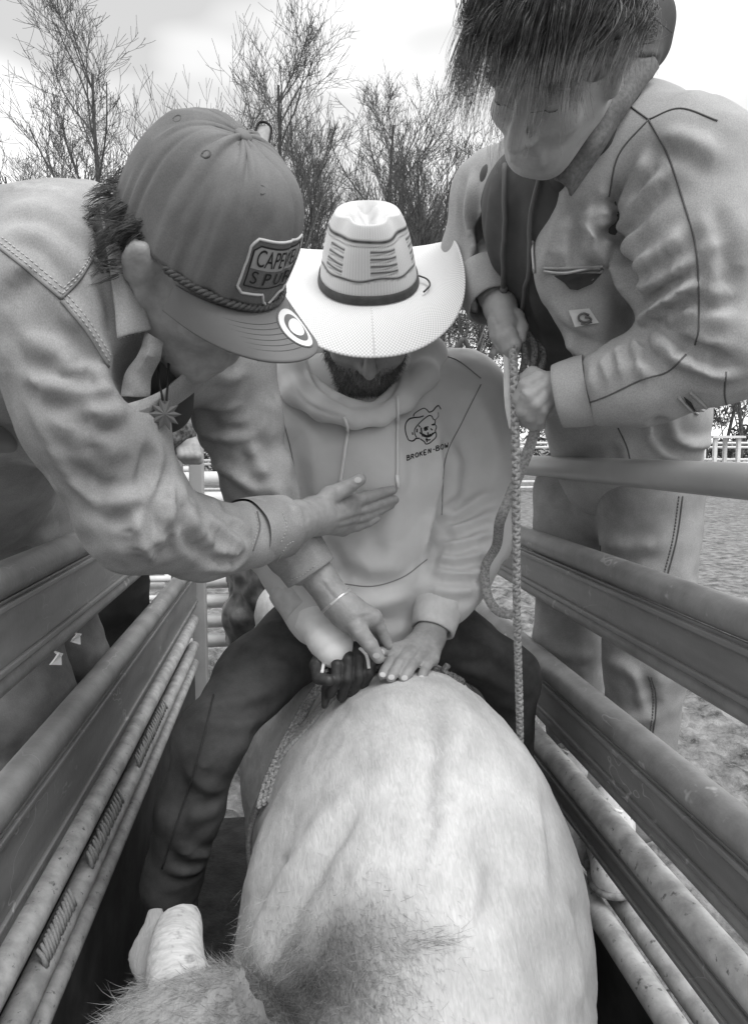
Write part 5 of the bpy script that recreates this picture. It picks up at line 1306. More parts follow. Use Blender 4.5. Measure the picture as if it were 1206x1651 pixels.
po = [(-.040, .012), (-.034, .008), (-.013, .009), (-.008, .003), (0, .000), (.008, .003), (.013, .009), (.034, .008), (.040, .012), (.041, .044), (.034, .052), (.0, .053), (-.034, .052), (-.041, .044)]
pa = cap_poly(po, .0020, M_patchlo, 'patch', crown); outline(po, .0022, .0017, M_patchrim, 'patch_edge', pa)
pi_ = [(-.035, .014), (.035, .014), (.036, .042), (.030, .047), (-.030, .047), (-.036, .042)]
outline(pi_, .0024, .0007, M_ink, 'patch_line', pa)
cap_poly([(-.0345, .028), (.0345, .028), (.035, .042), (.030, .046), (-.030, .046), (-.035, .042)], .0026, M_patch, 'patch_field', pa)
def cap_text(s, x0, x1, y0, y1, m, name, par, off=.0031):
    cu = bpy.data.curves.new('t', 'FONT'); cu.body = s; cu.size = 1; to = bpy.data.objects.new('t', cu); COL.objects.link(to); bpy.context.view_layer.update()
    me = bpy.data.meshes.new_from_object(to.evaluated_get(bpy.context.evaluated_depsgraph_get())); bpy.data.objects.remove(to)
    bm = bmesh.new(); bm.from_mesh(me); bmesh.ops.triangulate(bm, faces=list(bm.faces)); co_ = np.array([v.co[:] for v in bm.verts]); lo, hi = co_.min(0), co_.max(0)
    for v in bm.verts: v.co.x = x0 + (v.co.x - lo[0]) / (hi[0] - lo[0]) * (x1 - x0); v.co.y = y0 + (v.co.y - lo[1]) / (hi[1] - lo[1]) * (y1 - y0)
    bm.verts.index_update(); V = np.array([cap_xy(v.co.x, v.co.y, off) for v in bm.verts]); F = [[v.index for v in f.verts] for f in bm.faces]; bm.free()
    return obj(name, V, F, m, par, smooth=False)
cap_text('CAPEWELL', -.031, .031, .0305, .0445, M_ink, 'lettering', pa); cap_text('S P U R S', -.031, .031, .0165, .0265, M_ink, 'lettering', pa)
# round sticker on the brim
def brim_disc(u0, v0, rx, ry, off, m, name, par, inner=0):
    a_ = np.linspace(0, 2 * math.pi, 36, endpoint=False); pts = []
    for rad in ([1.0, .66, .33] if not inner else [1.0, inner]):
        for t in a_:
            b_ = brim_pt(u0 + rx * rad * math.cos(t), v0 + ry * rad * math.sin(t)); pts.append(rim + CB @ (b_ + A(0, 0, .0022 + off)))
    F = [[k_ * 36 + i, k_ * 36 + (i + 1) % 36, (k_ + 1) * 36 + (i + 1) % 36, (k_ + 1) * 36 + i] for k_ in range(1 if inner else 2) for i in range(36)]
    if not inner: F.append([72 + i for i in range(36)])
    return obj(name, pts, F, m, par)
SU = .10
stk = brim_disc(SU, .52, .22, .37, .0006, M_sticker, 'sticker', br); brim_disc(SU, .52, .22, .37, .0010, M_foil, 'sticker_edge', stk, inner=.94); brim_disc(SU, .52, .135, .25, .0010, M_foil, 'sticker_ring', stk)
brim_disc(SU, .52, .12, .15, .0014, M_sticker, 'sticker_band', stk)
# strap end sticking up at the back of the cap
p0 = rim + CB @ A(.06, -.055, .085)
sheet('strap_end', [(407, 242), (411, 218), (417, 200)], [(430, 246), (435, 224), (437, 206)], [.905, .912, .915], [.905, .912, .915], mat('strap_web', .34, .42, 200, .8), cap, thick=.003, na=8, nb=5, roll=.002, seed=9)
obj('strap_binding', *tube(spline([P(406, 240, .903), P(411, 215, .909), P(418, 198, .911), P(430, 198, .911), P(438, 208, .911), P(435, 228, .909), P(431, 246, .903)], 5), .0016, 6), M_ink, cap)
# ================================================================== the boy in the canvas jacket on the right
M_canvas = mat('canvas_jacket', .30, .37, 6, .8, bump=.35, bscale=600, bdist=.0006, spec=.2, weave=380, c3=.40, scale3=14, lo3=.55, hi3=.8, crease=.2, cscale=20)
M_canvdk = mat('canvas_seam', .10, rough=.9)
M_hoodie = mat('dark_hoodie', .055, .08, 14, .9, bump=.3, bscale=700, bdist=.0006)
M_lining = mat('jacket_lining', .03, .05, 30, .9)
M_ljean = mat('light_jeans', .22, .32, 9, .85, bump=.4, bscale=600, bdist=.0006, weave=420, c3=.20, scale3=12, lo3=.5, hi3=.8, crease=.2, cscale=24)
M_hair = mat('brown_hair', .05, .15, 120, .4, spec=.6)
M_shoe = mat('worn_white_sneaker', .45, .7, 30, .6, c3=.15, scale3=70, lo3=.6, hi3=.7)
kid = thing('person', 'boy with shaggy hair and canvas jacket standing on the right chute rail', 'person', (.60, 1.22, 0))
KB = basis((-.55, -.33, -.77), (.80, -.55, -.335)); kc = P(896, 96, .85)
kL, kR = P(1100, 268, .945), P(800, 310, 1.25)              # his left shoulder is nearest to us
kel, kwl = P(1150, 545, .93), P(893, 640, 1.05)
ker, kwr = P(765, 400, 1.30), P(800, 478, 1.17)
mid = (kL + kR) / 2; pel = P(985, 760, 1.42)
hl, hr = P(1048, 790, 1.34), P(928, 790, 1.58)
knl, anl = P(1042, 1050, 1.34), P(1022, 1300, 1.36)
knr, anr = P(918, 1030, 1.60), P(935, 1230, 1.60)
S = Solid(.0045); head(S, kc, KB, .95, jaw=.66, slim=.84)
S.cone(kc + KB @ A(0, -.04, -.06), mid + A(-.01, -.02, .04), .052, .06, k=.03)
VB, QB = S.mesh(smooth=1)
S = Solid(.007); S.cone(mid, pel, .12, .12, k=.05, ratio=.75, side=kL - kR); S.cone(kL, kR, .05, k=.04)
S.chain([kL, kel, kwl], [.048, .04, .03], k=.02); S.chain([kR, ker, kwr], [.048, .04, .03], k=.02)
S.chain([hl, knl, anl], [.07, .05, .036], k=.03); S.chain([hr, knr, anr], [.07, .05, .036], k=.03)
V2, Q2 = S.mesh(smooth=1)
H = Solid(.0023)
# near fist closed on the rope
H.cone(P(905, 628, 1.045), P(880, 640, 1.055), .030, .028, k=.01); H.cone(P(880, 636, 1.055), P(858, 640, 1.06), .030, .026, k=.015); H.ell(P(868, 640, 1.06), (.026, .03, .036), k=.012)
fingers(H, [([(868, 612, 1.045), (848, 622, 1.040), (838, 645, 1.048), (842, 664, 1.062)], [.0150, .0135, .0125, .0105]),
            ([(870, 628, 1.036), (852, 640, 1.030), (843, 662, 1.040), (848, 680, 1.056)], [.0150, .0132, .0122, .0105]),
            ([(875, 640, 1.032), (862, 652, 1.028), (855, 672, 1.040), (858, 686, 1.056)], [.0145, .0125, .0115, .0100]),
            ([(882, 648, 1.034), (874, 660, 1.032), (869, 676, 1.044), (870, 686, 1.058)], [.0130, .0115, .0105, .0095]),
            ([(880, 618, 1.06), (858, 605, 1.072), (842, 615, 1.078), (834, 635, 1.075)], [.019, .015, .0130, .0105])])
# far hand, above, pinching the rope
H.cone(P(798, 470, 1.185), P(806, 496, 1.155), .026, .024, k=.01); H.cone(P(806, 494, 1.155), P(814, 522, 1.130), .026, .022, k=.015)
fingers(H, [([(812, 520, 1.125), (822, 540, 1.112), (829, 556, 1.108), (826, 570, 1.112)], [.0155, .0130, .0118, .0100]),
            ([(804, 522, 1.128), (810, 546, 1.116), (818, 562, 1.114), (824, 574, 1.118)], [.0150, .0126, .0112, .0095]),
            ([(798, 518, 1.136), (800, 542, 1.128), (808, 560, 1.126), (816, 570, 1.128)], [.0140, .0120, .0106, .0092]),
            ([(815, 500, 1.145), (832, 512, 1.130), (840, 528, 1.122), (838, 546, 1.116)], [.0175, .0145, .0125, .0105])])
VH, QH = H.mesh(smooth=1, extra=0); VH = folds(VH, QH, [([(840, 628), (852, 640)], 4, 1.2), ([(885, 615), (862, 628)], 6, 1.2), ([(800, 505), (812, 530)], 5, 1)])
V, Q = joinq([(VB, QB), (V2, Q2), (VH, QH)]); kb = obj('body', V, Q, M_skin2, kid)
# eyes: lash lines and brows, lips
fS = Surf(VB, QB); lash = []
g = lambda l, f, u: kc + KB @ A(l, f, u)
for e in (-1, 1):
    lash.append(tube([fS.near(g(e * (.032 + dx), .094, -.004 - .0035 * (1 - (dx / .013) ** 2)), .0012)[0] for dx in np.linspace(-.013, .014, 9)], [.0004, .0006, .0007, .0008, .0008, .0008, .0007, .0006, .0004], 5))
obj('eyelashes', *merge(lash), M_hairdark, kb)['kind'] = 'stuff'
rr = np.random.default_rng(31); lf = (VB - kc) @ KB; Nb = normals(VB, QB)
wb = np.exp(-((lf[:, 2] - .024) / .004) ** 2) * (np.abs(np.abs(lf[:, 0]) - .032) < .019) * (lf[:, 1] > .05)
i = rr.choice(len(VB), 700, p=wb / wb.sum()); sgn = np.sign(lf[i, 0])[:, None]; d = Nb[i] * .15 + sgn * KB[:, 0] + rr.normal(size=(700, 3)) * .15
o = obj('eyebrows', *strands(VB[i], d, .005 * (.6 + rr.random(700)), .0003, .1, 16), M_hair, kid); o['kind'] = 'stuff'
wb = np.exp(-((lf[:, 2] + .068) / .0075) ** 2) * (np.abs(lf[:, 0]) < .021)
# --- hair: a scalp shell and long strands falling forward over the brow
K = Solid(.005)
K.ell(g(0, -.016, .036), A(.083, .103, .092), KB, k=.02); K.ell(g(0, .062, -.045), A(.085, .062, .07), KB, k=.012, cut=True)
K.cone(g(-.10, .03, -.055), g(.10, .03, -.055), .05, k=.01, cut=True); K.ell(g(0, .02, -.10), A(.1, .08, .09), KB, k=.01, cut=True)
for e in (-1, 1): K.ell(g(e * .088, -.01, -.005), A(.02, .03, .04), KB, k=.008, cut=True)
VK, QK = K.mesh(smooth=1)
ha = obj('hair', VK, QK, M_hair, kid)
hs = []; cnt = 0
Uk = KB[:, 2]; Fk = KB[:, 1]; Lk = KB[:, 0]
# photo guides: where strands start on the crown and where they end, by pixel; depth follows the head and then hangs free
def sk(l, u_ang, f_ang=0, r=1.0):
    """point just outside the scalp shell: l across (-1..1), u_ang 0 crown .. 1 forehead, 2 = nape side negative"""
    a_ = u_ang * 1.45; v = A(math.sin(l * 1.45) * .088, math.cos(l * 1.45) * math.sin(a_) * .108, math.cos(l * 1.45) * math.cos(a_) * .097)
    return g(0, -.016, .036) + KB @ (v * r)
for l in np.linspace(-1.0, 1.0, 26):
    for lay in range(5):
        jit = rr.normal() * .05; u0 = -.85 + .36 * lay + rr.normal() * .10
        end_u = .82 + .18 * rr.random() - .25 * max(0, l - .5)
        sweep = -.12 + .08 * math.sin(l * 7) + .05 * rr.normal()                        # the fringe parts into uneven locks
        ctrl = [sk(l * (1 + .04 * q) + jit + sweep * q * q, u0 + (end_u - u0) * q, r=1.03 + .06 * lay / 4 * (1 - q) + .05 * rr.random() + .10 * q * (lay / 4)) for q in (.25, .5, .75, 1.0)]
        tip = ctrl[-1]; fall = (.118 - .025 * abs(l + .35) - .030 * max(0, l - .1)) * rr.uniform(.4, 1.2)
        fall = max(fall, .015); sw_ = A(-.22 + .16 * math.sin(l * 9 + lay) + .06 * rr.normal(), -.08, -1) * fall
        ctrl.append(tip + sw_ * .5 + Fk * (.006 + .006 * rr.random())); ctrl.append(tip + sw_ + A(.5, .3, -.05) * fall * rr.normal() * .12)
        hs += lock(sk(l + jit, u0, r=1.0), ctrl, 26, .00052, .0060 + .002 * rr.random(), 100 + cnt, .55, .0003, 3, .04); cnt += 1
# sideburn and hair over the ears and at the back
for e in (-1, 1):
    for q in np.linspace(0, 1, 9):
        r0 = sk(e * 1.0, -.2 + .9 * q, r=1.0); hs += lock(r0, [r0 + KB @ A(e * .004, .004, -.020), r0 + KB @ A(e * .002, .008, -.038 - .008 * rr.random())], 16, .0005, .004, 300 + cnt, .5, .0003, 3, .03); cnt += 1
for l in np.linspace(-.9, .9, 16):
    r0 = sk(l, -.6, r=1.0); hs += lock(r0, [sk(l, -.95, r=1.02), sk(l, -1.25, r=1.0) - Uk * .01], 14, .0006, .006, 500 + cnt, .5, .0003, 3, .03); cnt += 1
o = obj('hair_strands', *merge(hs), M_hair, ha); o['kind'] = 'stuff'
# --- hooded sweatshirt inside
T = Solid(.006)
ba_s = kL - kR; fwd = nrm(np.cross(ba_s, mid - pel)); fwd = fwd if fwd[0] < 0 else -fwd       # the way his chest faces
T.cone(mid + fwd * .022 - A(0, 0, .05), pel + fwd * .02 + A(.03, 0, .06), .14, .12, k=.04, ratio=.85, side=ba_s); T.cone(kL * .7 + kR * .3, kR * .8 + kL * .2, .075, k=.05)
VT, QT = T.mesh(smooth=2); VT = folds(VT, QT, [([(800, 290), (790, 380), (800, 450)], 10, 6), ([(835, 300), (832, 400), (835, 500)], 12, -5), ([(860, 400), (862, 480), (890, 560)], 12, 5)])
hd = obj('hooded_sweatshirt', VT, QT, M_hoodie, kid); hdS = Surf(VT, QT)
K = Solid(.005)
hood_pts = [P(915, 285, .97), P(952, 225, .95), P(985, 160, .96), P(1010, 95, .98), P(1028, 40, 1.0), P(1005, -20, 1.04), P(940, -40, 1.08)]
K.chain(hood_pts, [.020, .026, .032, .038, .044, .046, .046], k=.025)
K.chain([P(1000, 130, .99), P(1040, 75, 1.02), P(1045, 25, 1.05)], [.025, .030, .026], k=.015)
K.chain([P(915, 285, .97), P(880, 300, 1.03), P(830, 296, 1.10), P(795, 285, 1.16), P(790, 265, 1.22)], [.018, .018, .018, .018, .018], k=.02)
VK, QK = K.mesh(smooth=2); VK = folds(VK, QK, [([(1000, 60), (1030, 90), (1060, 85)], 9, 8), ([(985, 130), (1010, 70), (1040, 30)], 9, -8), ([(960, 200), (990, 140), (1010, 90)], 9, 6)])
obj('hood', VK, QK, M_hoodie, hd)
for pts in ([(818, 268), (817, 340), (815, 420), (816, 462)], [(872, 288), (858, 350), (856, 430), (840, 520)]):
    q = [p for p in hdS.line(pts, 6, .006)]; q = q if len(q) > 3 else [P(x, y, 1.05) for x, y in pts]
    dso = obj('drawstring', *tube(np.array(q), .0034, 7), mat('dark_drawstring', .12, rough=.9), hd); kn = Solid(.002); kn.ell(q[-1], (.007, .006, .008)); obj('knot', *kn.mesh(), dso.data.materials[0], dso)
# --- jacket
T = Solid(.0072)
T.cone(mid + A(.03, .0, -.03), pel + A(.03, 0, .02), .178, .155, k=.04, ratio=.80, side=ba_s); T.cone(kL, kR, .082, .075, k=.05)
T.ell((kL * .65 + kR * .35) + A(.05, .03, .045), (.12, .13, .075), k=.05); T.ell(P(1075, 660, 1.26), (.075, .06, .09), k=.04)
T.chain([kL + A(.01, 0, -.005), P(1120, 400, .93), kel + A(0, 0, .0), P(1040, 600, .97), P(925, 632, 1.035)], [.092, .090, .080, .062, .048], k=.03)
T.chain([kR, ker, P(783, 455, 1.20)], [.072, .056, .048], k=.03)
T.chain([P(940, 290, .99), P(918, 400, 1.03), P(922, 500, 1.07), P(965, 590, 1.12)], [.05, .058, .060, .055], k=.03)
# open front: carve a slot so that the sweatshirt shows
for (x, y, r) in ((850, 290, .046), (828, 330, .046), (814, 370, .045), (810, 410, .045), (812, 450, .046), (822, 490, .048), (840, 530, .052), (862, 570, .055), (880, 610, .058), (880, 660, .07), (880, 720, .08)):
    T.cone(P(x, y, .96), P(x, y, 1.20), r * .88, r * 1.08, k=.010, cut=True)
jk = [([(989, 290), (986, 372), (1003, 412), (1026, 478)], 8, -16), ([(984, 352), (1013, 311), (1048, 239)], 7, 8), ([(992, 374), (1019, 329), (1072, 271)], 7, 9), ([(1003, 425), (1012, 395), (1028, 362)], 6, 8), ([(1016, 427), (1061, 406), (1104, 364)], 7, 8), ([(1021, 458), (1072, 436), (1117, 412)], 7, 7), ([(1030, 512), (1080, 474), (1122, 446)], 7, 12), ([(1029, 498), (1072, 466), (1117, 428)], 6, -7),
      ([(1060, 505), (1104, 500), (1123, 495)], 5, 6), ([(1077, 529), (1109, 556), (1181, 581)], 8, -14), ([(1060, 545), (1110, 575), (1180, 600)], 10, 6), ([(1005, 596), (1000, 570), (997, 548)], 5, 7), ([(1048, 601), (1031, 566), (1027, 534)], 5, 8), ([(1072, 553), (1060, 540), (1051, 524)], 5, 8), ([(985, 605), (978, 585), (980, 562)], 5, 6), ([(965, 620), (958, 600), (962, 582)], 5, 5), ([(1020, 560), (1045, 580), (1070, 590)], 5, -5),
      ([(1125, 470), (1160, 462), (1185, 458)], 8, 5), ([(1125, 505), (1150, 510), (1180, 500)], 8, 5), ([(1105, 380), (1140, 375), (1160, 370)], 9, -4),
      ([(1070, 660), (1080, 700), (1120, 712), (1160, 700)], 8, 8), ([(1060, 660), (1075, 705), (1100, 720)], 9, -8), ([(1000, 700), (1010, 740), (1016, 760)], 8, 5), ([(930, 330), (920, 380), (925, 420)], 9, -5), ([(870, 440), (890, 400), (905, 330)], 7, 6), ([(940, 350), (960, 400), (985, 420)], 8, 8), ([(870, 480), (900, 520), (960, 555)], 9, -7), ([(940, 250), (920, 300), (905, 330)], 7, 5), ([(955, 320), (945, 360), (950, 410)], 6, 7),
      ([(1060, 210), (1110, 220), (1160, 250)], 12, 5), ([(1150, 320), (1170, 400), (1175, 480)], 14, -5), ([(760, 270), (757, 340), (765, 400)], 7, 6), ([(770, 300), (765, 350), (775, 420)], 6, -5)]
VT, QT = drape(T, .032, 140, .006, .009, .11, strokes=jk, sscale=1.55, seed=5, axis=limb_axis([(kL, kel), (kel, kwl), (kR, ker), (mid, pel)]), mask=lambda p: .5 + 1.6 * np.exp(-(np.linalg.norm(p - kel, axis=1) / .14) ** 2))
ja = obj('canvas_jacket', VT, QT, M_canvas, kid); jaS = Surf(VT, QT)
sm, ds = [], []
for pts in ([(996, 156), (1020, 175), (1045, 193)], [(1045, 193), (1096, 175), (1156, 195)], [(1045, 193), (998, 248), (981, 317)], [(1045, 193), (1075, 248), (1101, 325), (1122, 406), (1126, 520), (1120, 556)], [(1105, 572), (1075, 600), (1035, 612), (975, 640), (930, 655)], [(1170, 600), (1168, 640), (1178, 672)], [(996, 690), (1010, 720), (1017, 750)]):
    sm += seam(jaS, pts, .0013, 8, .0002)
for q_ in sm: obj('seam', *q_, M_canvdk, ja)
obj('cuff', *cuff_tube(P(950, 628, 1.025), P(900, 640, 1.047), .0520, .0490, .005, 5), M_canvas, ja)
obj('cuff', *cuff_tube(P(778, 440, 1.21), P(796, 492, 1.172), .050, .047, .005, 6), M_canvas, ja)
sheet('collar', [(1062, 108), (1012, 175), (965, 250), (918, 318)], [(1030, 82), (985, 150), (938, 225), (893, 290)], [.945, .925, .915, .93], [.945, .915, .905, .925], mat('cord_collar', .10, .16, 200, .9), ja, roll=.010, seed=7)
# zip along the open edge, zipped chest pocket, slash pocket, square label
M_zip = mat('zip_teeth', .4, rough=.35, metal=.6)
obj('zip', *tube(np.array(jaS.line([(893, 305), (872, 345), (862, 395), (864, 440)], 6, .003)), .0022, 6), M_zip, ja)
pk_ = jaS.line([(876, 436), (905, 440), (935, 436), (968, 430)], 8, .0015); pkt = obj('chest_pocket_zip', *tube(np.array(pk_), .0028, 6), M_zip, ja)
lpk = [jaS.pix(x, y, .0075) for x, y in ((895, 443), (910, 452), (918, 462), (930, 464), (950, 455), (970, 434), (940, 440))]
lpk = [p for p in lpk if p is not None]
obj('pocket_opening', lpk, [list(range(len(lpk)))], M_lining, ja)
obj('pocket_welt', *merge(seam(jaS, [(876, 432), (920, 432), (972, 428)], .0022, 8, .001) + seam(jaS, [(892, 444), (912, 456), (922, 466), (940, 463), (972, 434)], .0022, 8, .001)), M_canvas, ja)
sl_ = [jaS.pix(x, y, .004) for x, y in ((1100, 636), (1112, 645), (1132, 664), (1120, 660), (1104, 646))]; sl_ = [p for p in sl_ if p is not None]
if len(sl_) > 3: obj('slash_pocket', sl_, [list(range(len(sl_)))], M_lining, ja)
obj('pocket_welt', *merge(seam(jaS, [(1093, 640), (1110, 658), (1124, 668)], .0024, 8, .001) + seam(jaS, [(1112, 632), (1126, 645), (1138, 657)], .0024, 8, .001)), M_canvas, ja)
lb = [jaS.pix(x, y, .007) for x, y in ((916, 500), (947, 496), (961, 520), (927, 524))]
lbo = obj('square_label', lb, [[0, 1, 2, 3]], mat('label_cloth', .52, rough=.8), ja, smooth=False)
obj('label_mark', *merge([tube(jaS.line([(946, 507), (938, 504), (931, 509), (932, 516), (940, 519), (949, 516), (946, 511), (940, 511)], 4, .0085), .0017, 5), tube(jaS.line([(934, 521), (942, 522), (950, 519)], 4, .0085), .0010, 5)]), mat('label_ink', .10, rough=.8), lbo)
# --- jeans and sneakers
J = Solid(.009)
J.cone(hl * .5 + hr * .5 + A(.03, 0, .05), hl * .5 + hr * .5 + A(.03, 0, -.0), .12, .12, k=.05, ratio=.85, side=ba_s)
J.chain([hl, knl, anl], [.102, .080, .066], k=.035); J.chain([hr, knr, anr], [.098, .080, .070], k=.035)
jst = [([(970, 870), (1010, 880), (1060, 872)], 10, 5), ([(975, 1060), (1010, 1075), (1035, 1100)], 9, 6), ([(1030, 1085), (1045, 1110), (1050, 1140)], 8, -6), ([(970, 1020), (990, 1010), (1030, 1010)], 8, -5), ([(975, 1150), (1010, 1160), (1060, 1150)], 9, 5), ([(980, 1200), (1020, 1215), (1065, 1200)], 9, 5), ([(975, 1250), (1010, 1262), (1050, 1255)], 8, 6), ([(890, 900), (920, 910), (955, 900)], 9, 4), ([(890, 1040), (920, 1055), (950, 1050)], 9, 5)]
VJ, QJ = drape(J, .035, 120, .007, .009, .11, strokes=jst, sscale=1.6, seed=6, axis=limb_axis([(hl, knl), (knl, anl), (hr, knr), (knr, anr)]))
kj = obj('jeans', VJ, QJ, M_ljean, kid); kjS = Surf(VJ, QJ)
sm = seam(kjS, [(1100, 800), (1090, 870), (1072, 940)], .0016, 8) + seam(kjS, [(1050, 1092), (1058, 1130), (1050, 1200)], .0016, 8) + seam(kjS, [(968, 880), (966, 940), (962, 980)], .0016, 8)
M_ljs = mat('light_jean_seam', .10, rough=.9)
for q_ in sm: obj('seam', *q_, M_ljs, kj)
o = obj('stitching', *merge(stitches(kjS, [(1094, 800), (1084, 870), (1066, 940)], .006, .004, .0016) + stitches(kjS, [(1045, 1090), (1053, 1130), (1045, 1200)], .006, .004, .0016)), mat('light_jean_thread', .12, rough=.9), kj); o['kind'] = 'stuff'
def sneaker(ank, toe_dir, sole_z):
    t = nrm(A(toe_dir[0], toe_dir[1], 0)); s_ = A(-t[1], t[0], 0); h0 = A(ank[0], ank[1], sole_z) + t * .02
    X = Solid(.004); X.cone(h0 + A(0, 0, .05), h0 + A(0, 0, .095), .040, .038, k=.02); X.chain([h0 + A(0, 0, .045), h0 + t * .09 + A(0, 0, .05), h0 + t * .165 + A(0, 0, .036)], [.043, .042, .036], k=.02); X.ell(h0 + t * .10 + A(0, 0, -.02), (.3, .3, .035), k=.004, cut=True)
    VX, QX = X.mesh(smooth=1); so = obj('sneaker', VX, QX, M_shoe, kid)
    Z = Solid(.004); Z.chain([h0 - t * .015 + A(0, 0, .014), h0 + t * .09 + A(0, 0, .014), h0 + t * .165 + A(0, 0, .016)], [.046, .047, .042], k=.01, ratio=.30, side=s_); obj('sole', *Z.mesh(smooth=1), mat('sneaker_sole', .08, .3, 40, .7), so)
    q = Surf(VX, QX); ls = []
    for d_ in (.045, .065, .085, .105):
        a0 = h0 + t * d_; pl = [q.near(a0 + s_ * w_ + A(0, 0, .1), .002)[0] for w_ in np.linspace(-.024, .024, 7)]; ls.append(tube(pl, .003, 6))
    obj('laces', *merge(ls), M_cord, so)['kind'] = 'stuff'
sneaker(A(.648, 1.325, 0), (-.42, -.90), .796); sneaker(A(.68, 1.58, 0), (-.8, -.5), .796)
# ================================================================== a fourth person, mostly hidden behind the left side
M_black = mat('black_jacket', .012, .025, 10, .8)
M_plaid = mat('dark_patterned_sleeve', .03, .16, 90, .9)
p4 = thing('person', 'person in black jacket behind the left side, mostly hidden by the man in denim', 'person', (-.62, 2.25, 0))
S = Solid(.008); cx, cy = -.60, 2.22
head(S, A(cx + .02, cy, 1.56), basis((.9, .2, -.2), (-.2, .9, 0)), .95)
S.cone((cx, cy, 1.46), (cx - .01, cy, 1.36), .05, .06, k=.03); S.cone((cx, cy, 1.28), (cx, cy, .95), .11, .12, k=.05); S.cone((cx, cy - .17, 1.3), (cx, cy + .17, 1.3), .05, k=.04)
S.chain([(cx, cy - .17, 1.30), (cx + .0, cy - .24, 1.45), P(292, 700, 2.08), P(297, 714, 2.06)], [.045, .04, .03, .03], k=.02)
for yy in (-.09, .09): S.chain([(cx, cy + yy, .92), (cx, cy + yy, .5), (cx, cy + yy, .05), (cx + .12, cy + yy, .02)], [.08, .055, .04, .035], k=.03)
VB, QB = S.mesh(smooth=1)
H = Solid(.0035); H.ell(P(298, 716, 2.06), (.035, .03, .042), k=.01)
fingers(H, [([(290 + 8 * i, 720, 2.045), (294 + 8 * i, 735, 2.03), (300 + 7 * i, 742, 2.04), (302 + 6 * i, 736, 2.06)], [.016, .015, .0135, .012]) for i in range(4)] + [([(306, 705, 2.06), (314, 716, 2.05), (314, 730, 2.045)], [.018, .015, .012])])
VH, QH = H.mesh(smooth=1, extra=0); V, Q = joinq([(VB, QB), (VH, QH)]); obj('body', V, Q, M_skin, p4)
T = Solid(.009); T.cone((cx, cy, 1.28), (cx, cy, .78), .165, .175, k=.04); T.cone((cx, cy - .17, 1.31), (cx, cy + .17, 1.31), .08, k=.05); VT, QT = T.mesh(smooth=1); VT = wrinkle(VT, QT, .006, 9, A(0, 0, 1), 2, 2, seed=21); bj = obj('black_jacket', VT, QT, M_black, p4)
T = Solid(.007); T.chain([(cx, cy - .17, 1.30), (cx + .0, cy - .24, 1.45), P(286, 690, 2.08)], [.075, .075, .06], k=.03); VT, QT = T.mesh(smooth=1); VT = wrinkle(VT, QT, .008, 18, None, 1, 2, seed=22); obj('sleeve', VT, QT, M_plaid, bj)
J = Solid(.009)
for yy in (-.09, .09): J.chain([(cx, cy + yy, .85), (cx, cy + yy, .5), (cx, cy + yy, .08)], [.10, .08, .07], k=.03)
obj('trousers', *J.mesh(smooth=1), M_black, p4)
K = Solid(.007); K.ell((cx, cy, 1.60), (.085, .09, .08)); obj('hair', *K.mesh(), M_hairdark, p4)

# ================================================================== ropes
def braid(path, r, strands_=4, turns=60, name='braid', flat=1.0):
    path = spline(path, 10); s_ = np.concatenate([[0], np.cumsum(np.linalg.norm(np.diff(path, axis=0), axis=1))]); n = max(40, int(turns * 8)); u = np.linspace(0, s_[-1], n)
    path = np.stack([np.interp(u, s_, path[:, i]) for i in range(3)], 1); T_, N_, B_ = frames(path); out = []
    for k_ in range(strands_):
        a_ = np.linspace(0, turns * 2 * math.pi, n) * (1 if k_ % 2 == 0 else -1) / 2 + k_ * 2 * math.pi / strands_
        out.append(tube(path + N_ * (r * .55 * np.cos(a_))[:, None] + B_ * (r * .55 * flat * np.sin(a_))[:, None], r * .52, 5))
    out.append(tube(path, r * .5, 6)); return merge(out)
rp = thing('braided_rope', 'long braided rope hanging from the boy\'s hands down beside the bull', 'rope', P(834, 1150, 1.17))
obj('strand', *braid([P(826, 548, 1.112), P(829, 620, 1.062), P(831, 720, 1.05), P(832, 850, 1.07), P(833, 980, 1.10), P(836, 1100, 1.14), P(838, 1200, 1.16), P(835, 1300, 1.17)], .0066, 4, 66), M_rope, rp)
tl = thing('rope_tail', 'flat woven rope tail looping from the boy\'s lower fist behind the sleeve', 'rope', P(800, 900, 1.2))
def strap(path, w_, th_, n=8):
    q = spline(path, n); T_, N_, B_ = frames(q); vw = _C - q; vw /= np.linalg.norm(vw, axis=1)[:, None]; sd_ = np.cross(T_, vw); sd_ /= np.linalg.norm(sd_, axis=1)[:, None]; nn = np.cross(sd_, T_)
    V = np.stack([q - sd_ * w_ - nn * th_, q + sd_ * w_ - nn * th_, q + sd_ * w_ + nn * th_, q - sd_ * w_ + nn * th_], 1).reshape(-1, 3); m_ = len(q)
    F = [[i * 4 + j, i * 4 + (j + 1) % 4, (i + 1) * 4 + (j + 1) % 4, (i + 1) * 4 + j] for i in range(m_ - 1) for j in range(4)] + [[3, 2, 1, 0], [m_ * 4 - 4 + j for j in range(4)]]
    return V, F
obj('webbing', *strap([P(868, 672, 1.07), P(852, 725, 1.085), P(822, 800, 1.11), P(806, 840, 1.13), P(800, 880, 1.22), P(782, 915, 1.25), P(786, 960, 1.25), P(802, 985, 1.25), P(826, 992, 1.25)], .0085, .003), M_rope, tl)
ts = thing('pale_strap', 'short pale strap hanging under the boy\'s upper hand', 'strap', P(820, 600, 1.1))
obj('strap_band', *strap([P(818, 556, 1.118), P(818, 600, 1.112), P(820, 650, 1.106), P(827, 690, 1.10)], .0065, .0025), M_tape, ts)
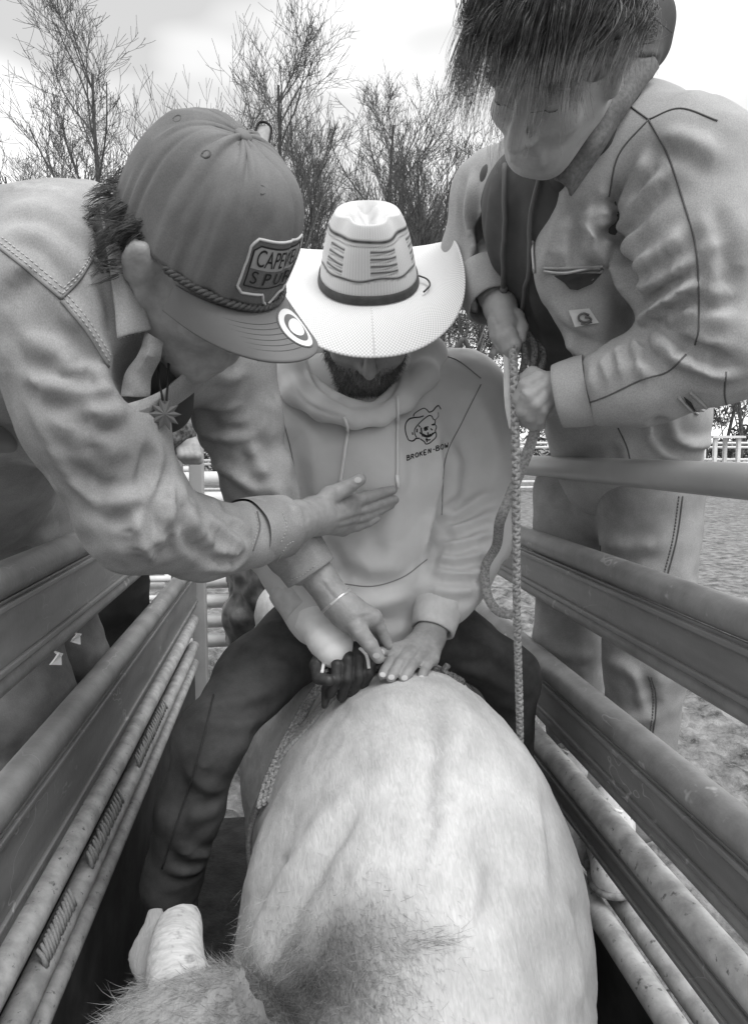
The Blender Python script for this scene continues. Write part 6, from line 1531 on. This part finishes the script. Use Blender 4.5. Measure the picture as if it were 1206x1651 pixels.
# loose coils held between the hands
lc = thing('rope_coil', 'dark loose rope coils bunched between the boy\'s two hands', 'rope', P(855, 570, 1.1))
obj('coil', *merge([tube(spline([P(838, 540, 1.12), P(846, 575, 1.11), P(840, 610, 1.09)], 8), .006, 7), tube(spline([P(845, 530, 1.13), P(862, 560, 1.12), P(856, 600, 1.10), P(845, 625, 1.08)], 8), .006, 7), tube(spline([P(850, 540, 1.14), P(876, 570, 1.13), P(868, 605, 1.09)], 8), .006, 7)]), M_ropedk, lc)
# bull rope round the girth, under the rider's hand
br_ = thing('bull_rope', 'flat braided bull rope running from the glove round the bull\'s girth', 'rope', (BX, 1.22, 0))
ring = []
for t in np.linspace(math.radians(78), math.radians(360 + 78), 60):
    o_ = A(BX, 1.255 - .03 * math.sin(t), .90); d = A(math.cos(t), 0, math.sin(t)); h = bullS.t.ray_cast(Vector(o_ + d * .8), Vector(-d))
    if h[0] is not None: ring.append(np.array(h[0]) + d * .002)
ring = np.array(ring)
def flat_band(ring, w_, th_):
    q = ring; T_ = np.gradient(q, axis=0); T_ /= np.linalg.norm(T_, axis=1)[:, None]; sd_ = np.tile(A(0, 1, 0), (len(q), 1)); nn = np.cross(T_, sd_); out = []
    for k_ in range(5):
        off = (k_ - 2) * w_ * .42; ph = np.arange(len(q)) * 2.2 + k_ * math.pi
        q2 = spline(q + sd_ * off, 4); out.append(tube(q2 + 0, w_ * .27, 6))
    return merge(out)
obj('strap_band', *flat_band(ring, .020, .005), M_rope, br_)
vis = bullS.line([(526, 1100), (505, 1128), (484, 1166), (462, 1210), (442, 1256), (430, 1300)], 8, .006)
for k_ in (-1, 0, 1): obj('strap_strand', *braid(np.array(vis) + A(.0085 * k_, 0, .0045 * k_), .0052, 3, 34), M_rope, br_)
hb_ = P(600, 1078, 1.175); obj('handle', *merge([braid([P(556, 1096, 1.165), P(590, 1072, 1.175), P(620, 1078, 1.18), P(690, 1082, 1.19), P(722, 1092, 1.19), P(742, 1102, 1.20)], .011, 4, 16), tube(spline([P(722, 1072, 1.185), P(716, 1082, 1.18), P(724, 1092, 1.185)], 5), .006, 8)]), M_ropedk, br_)
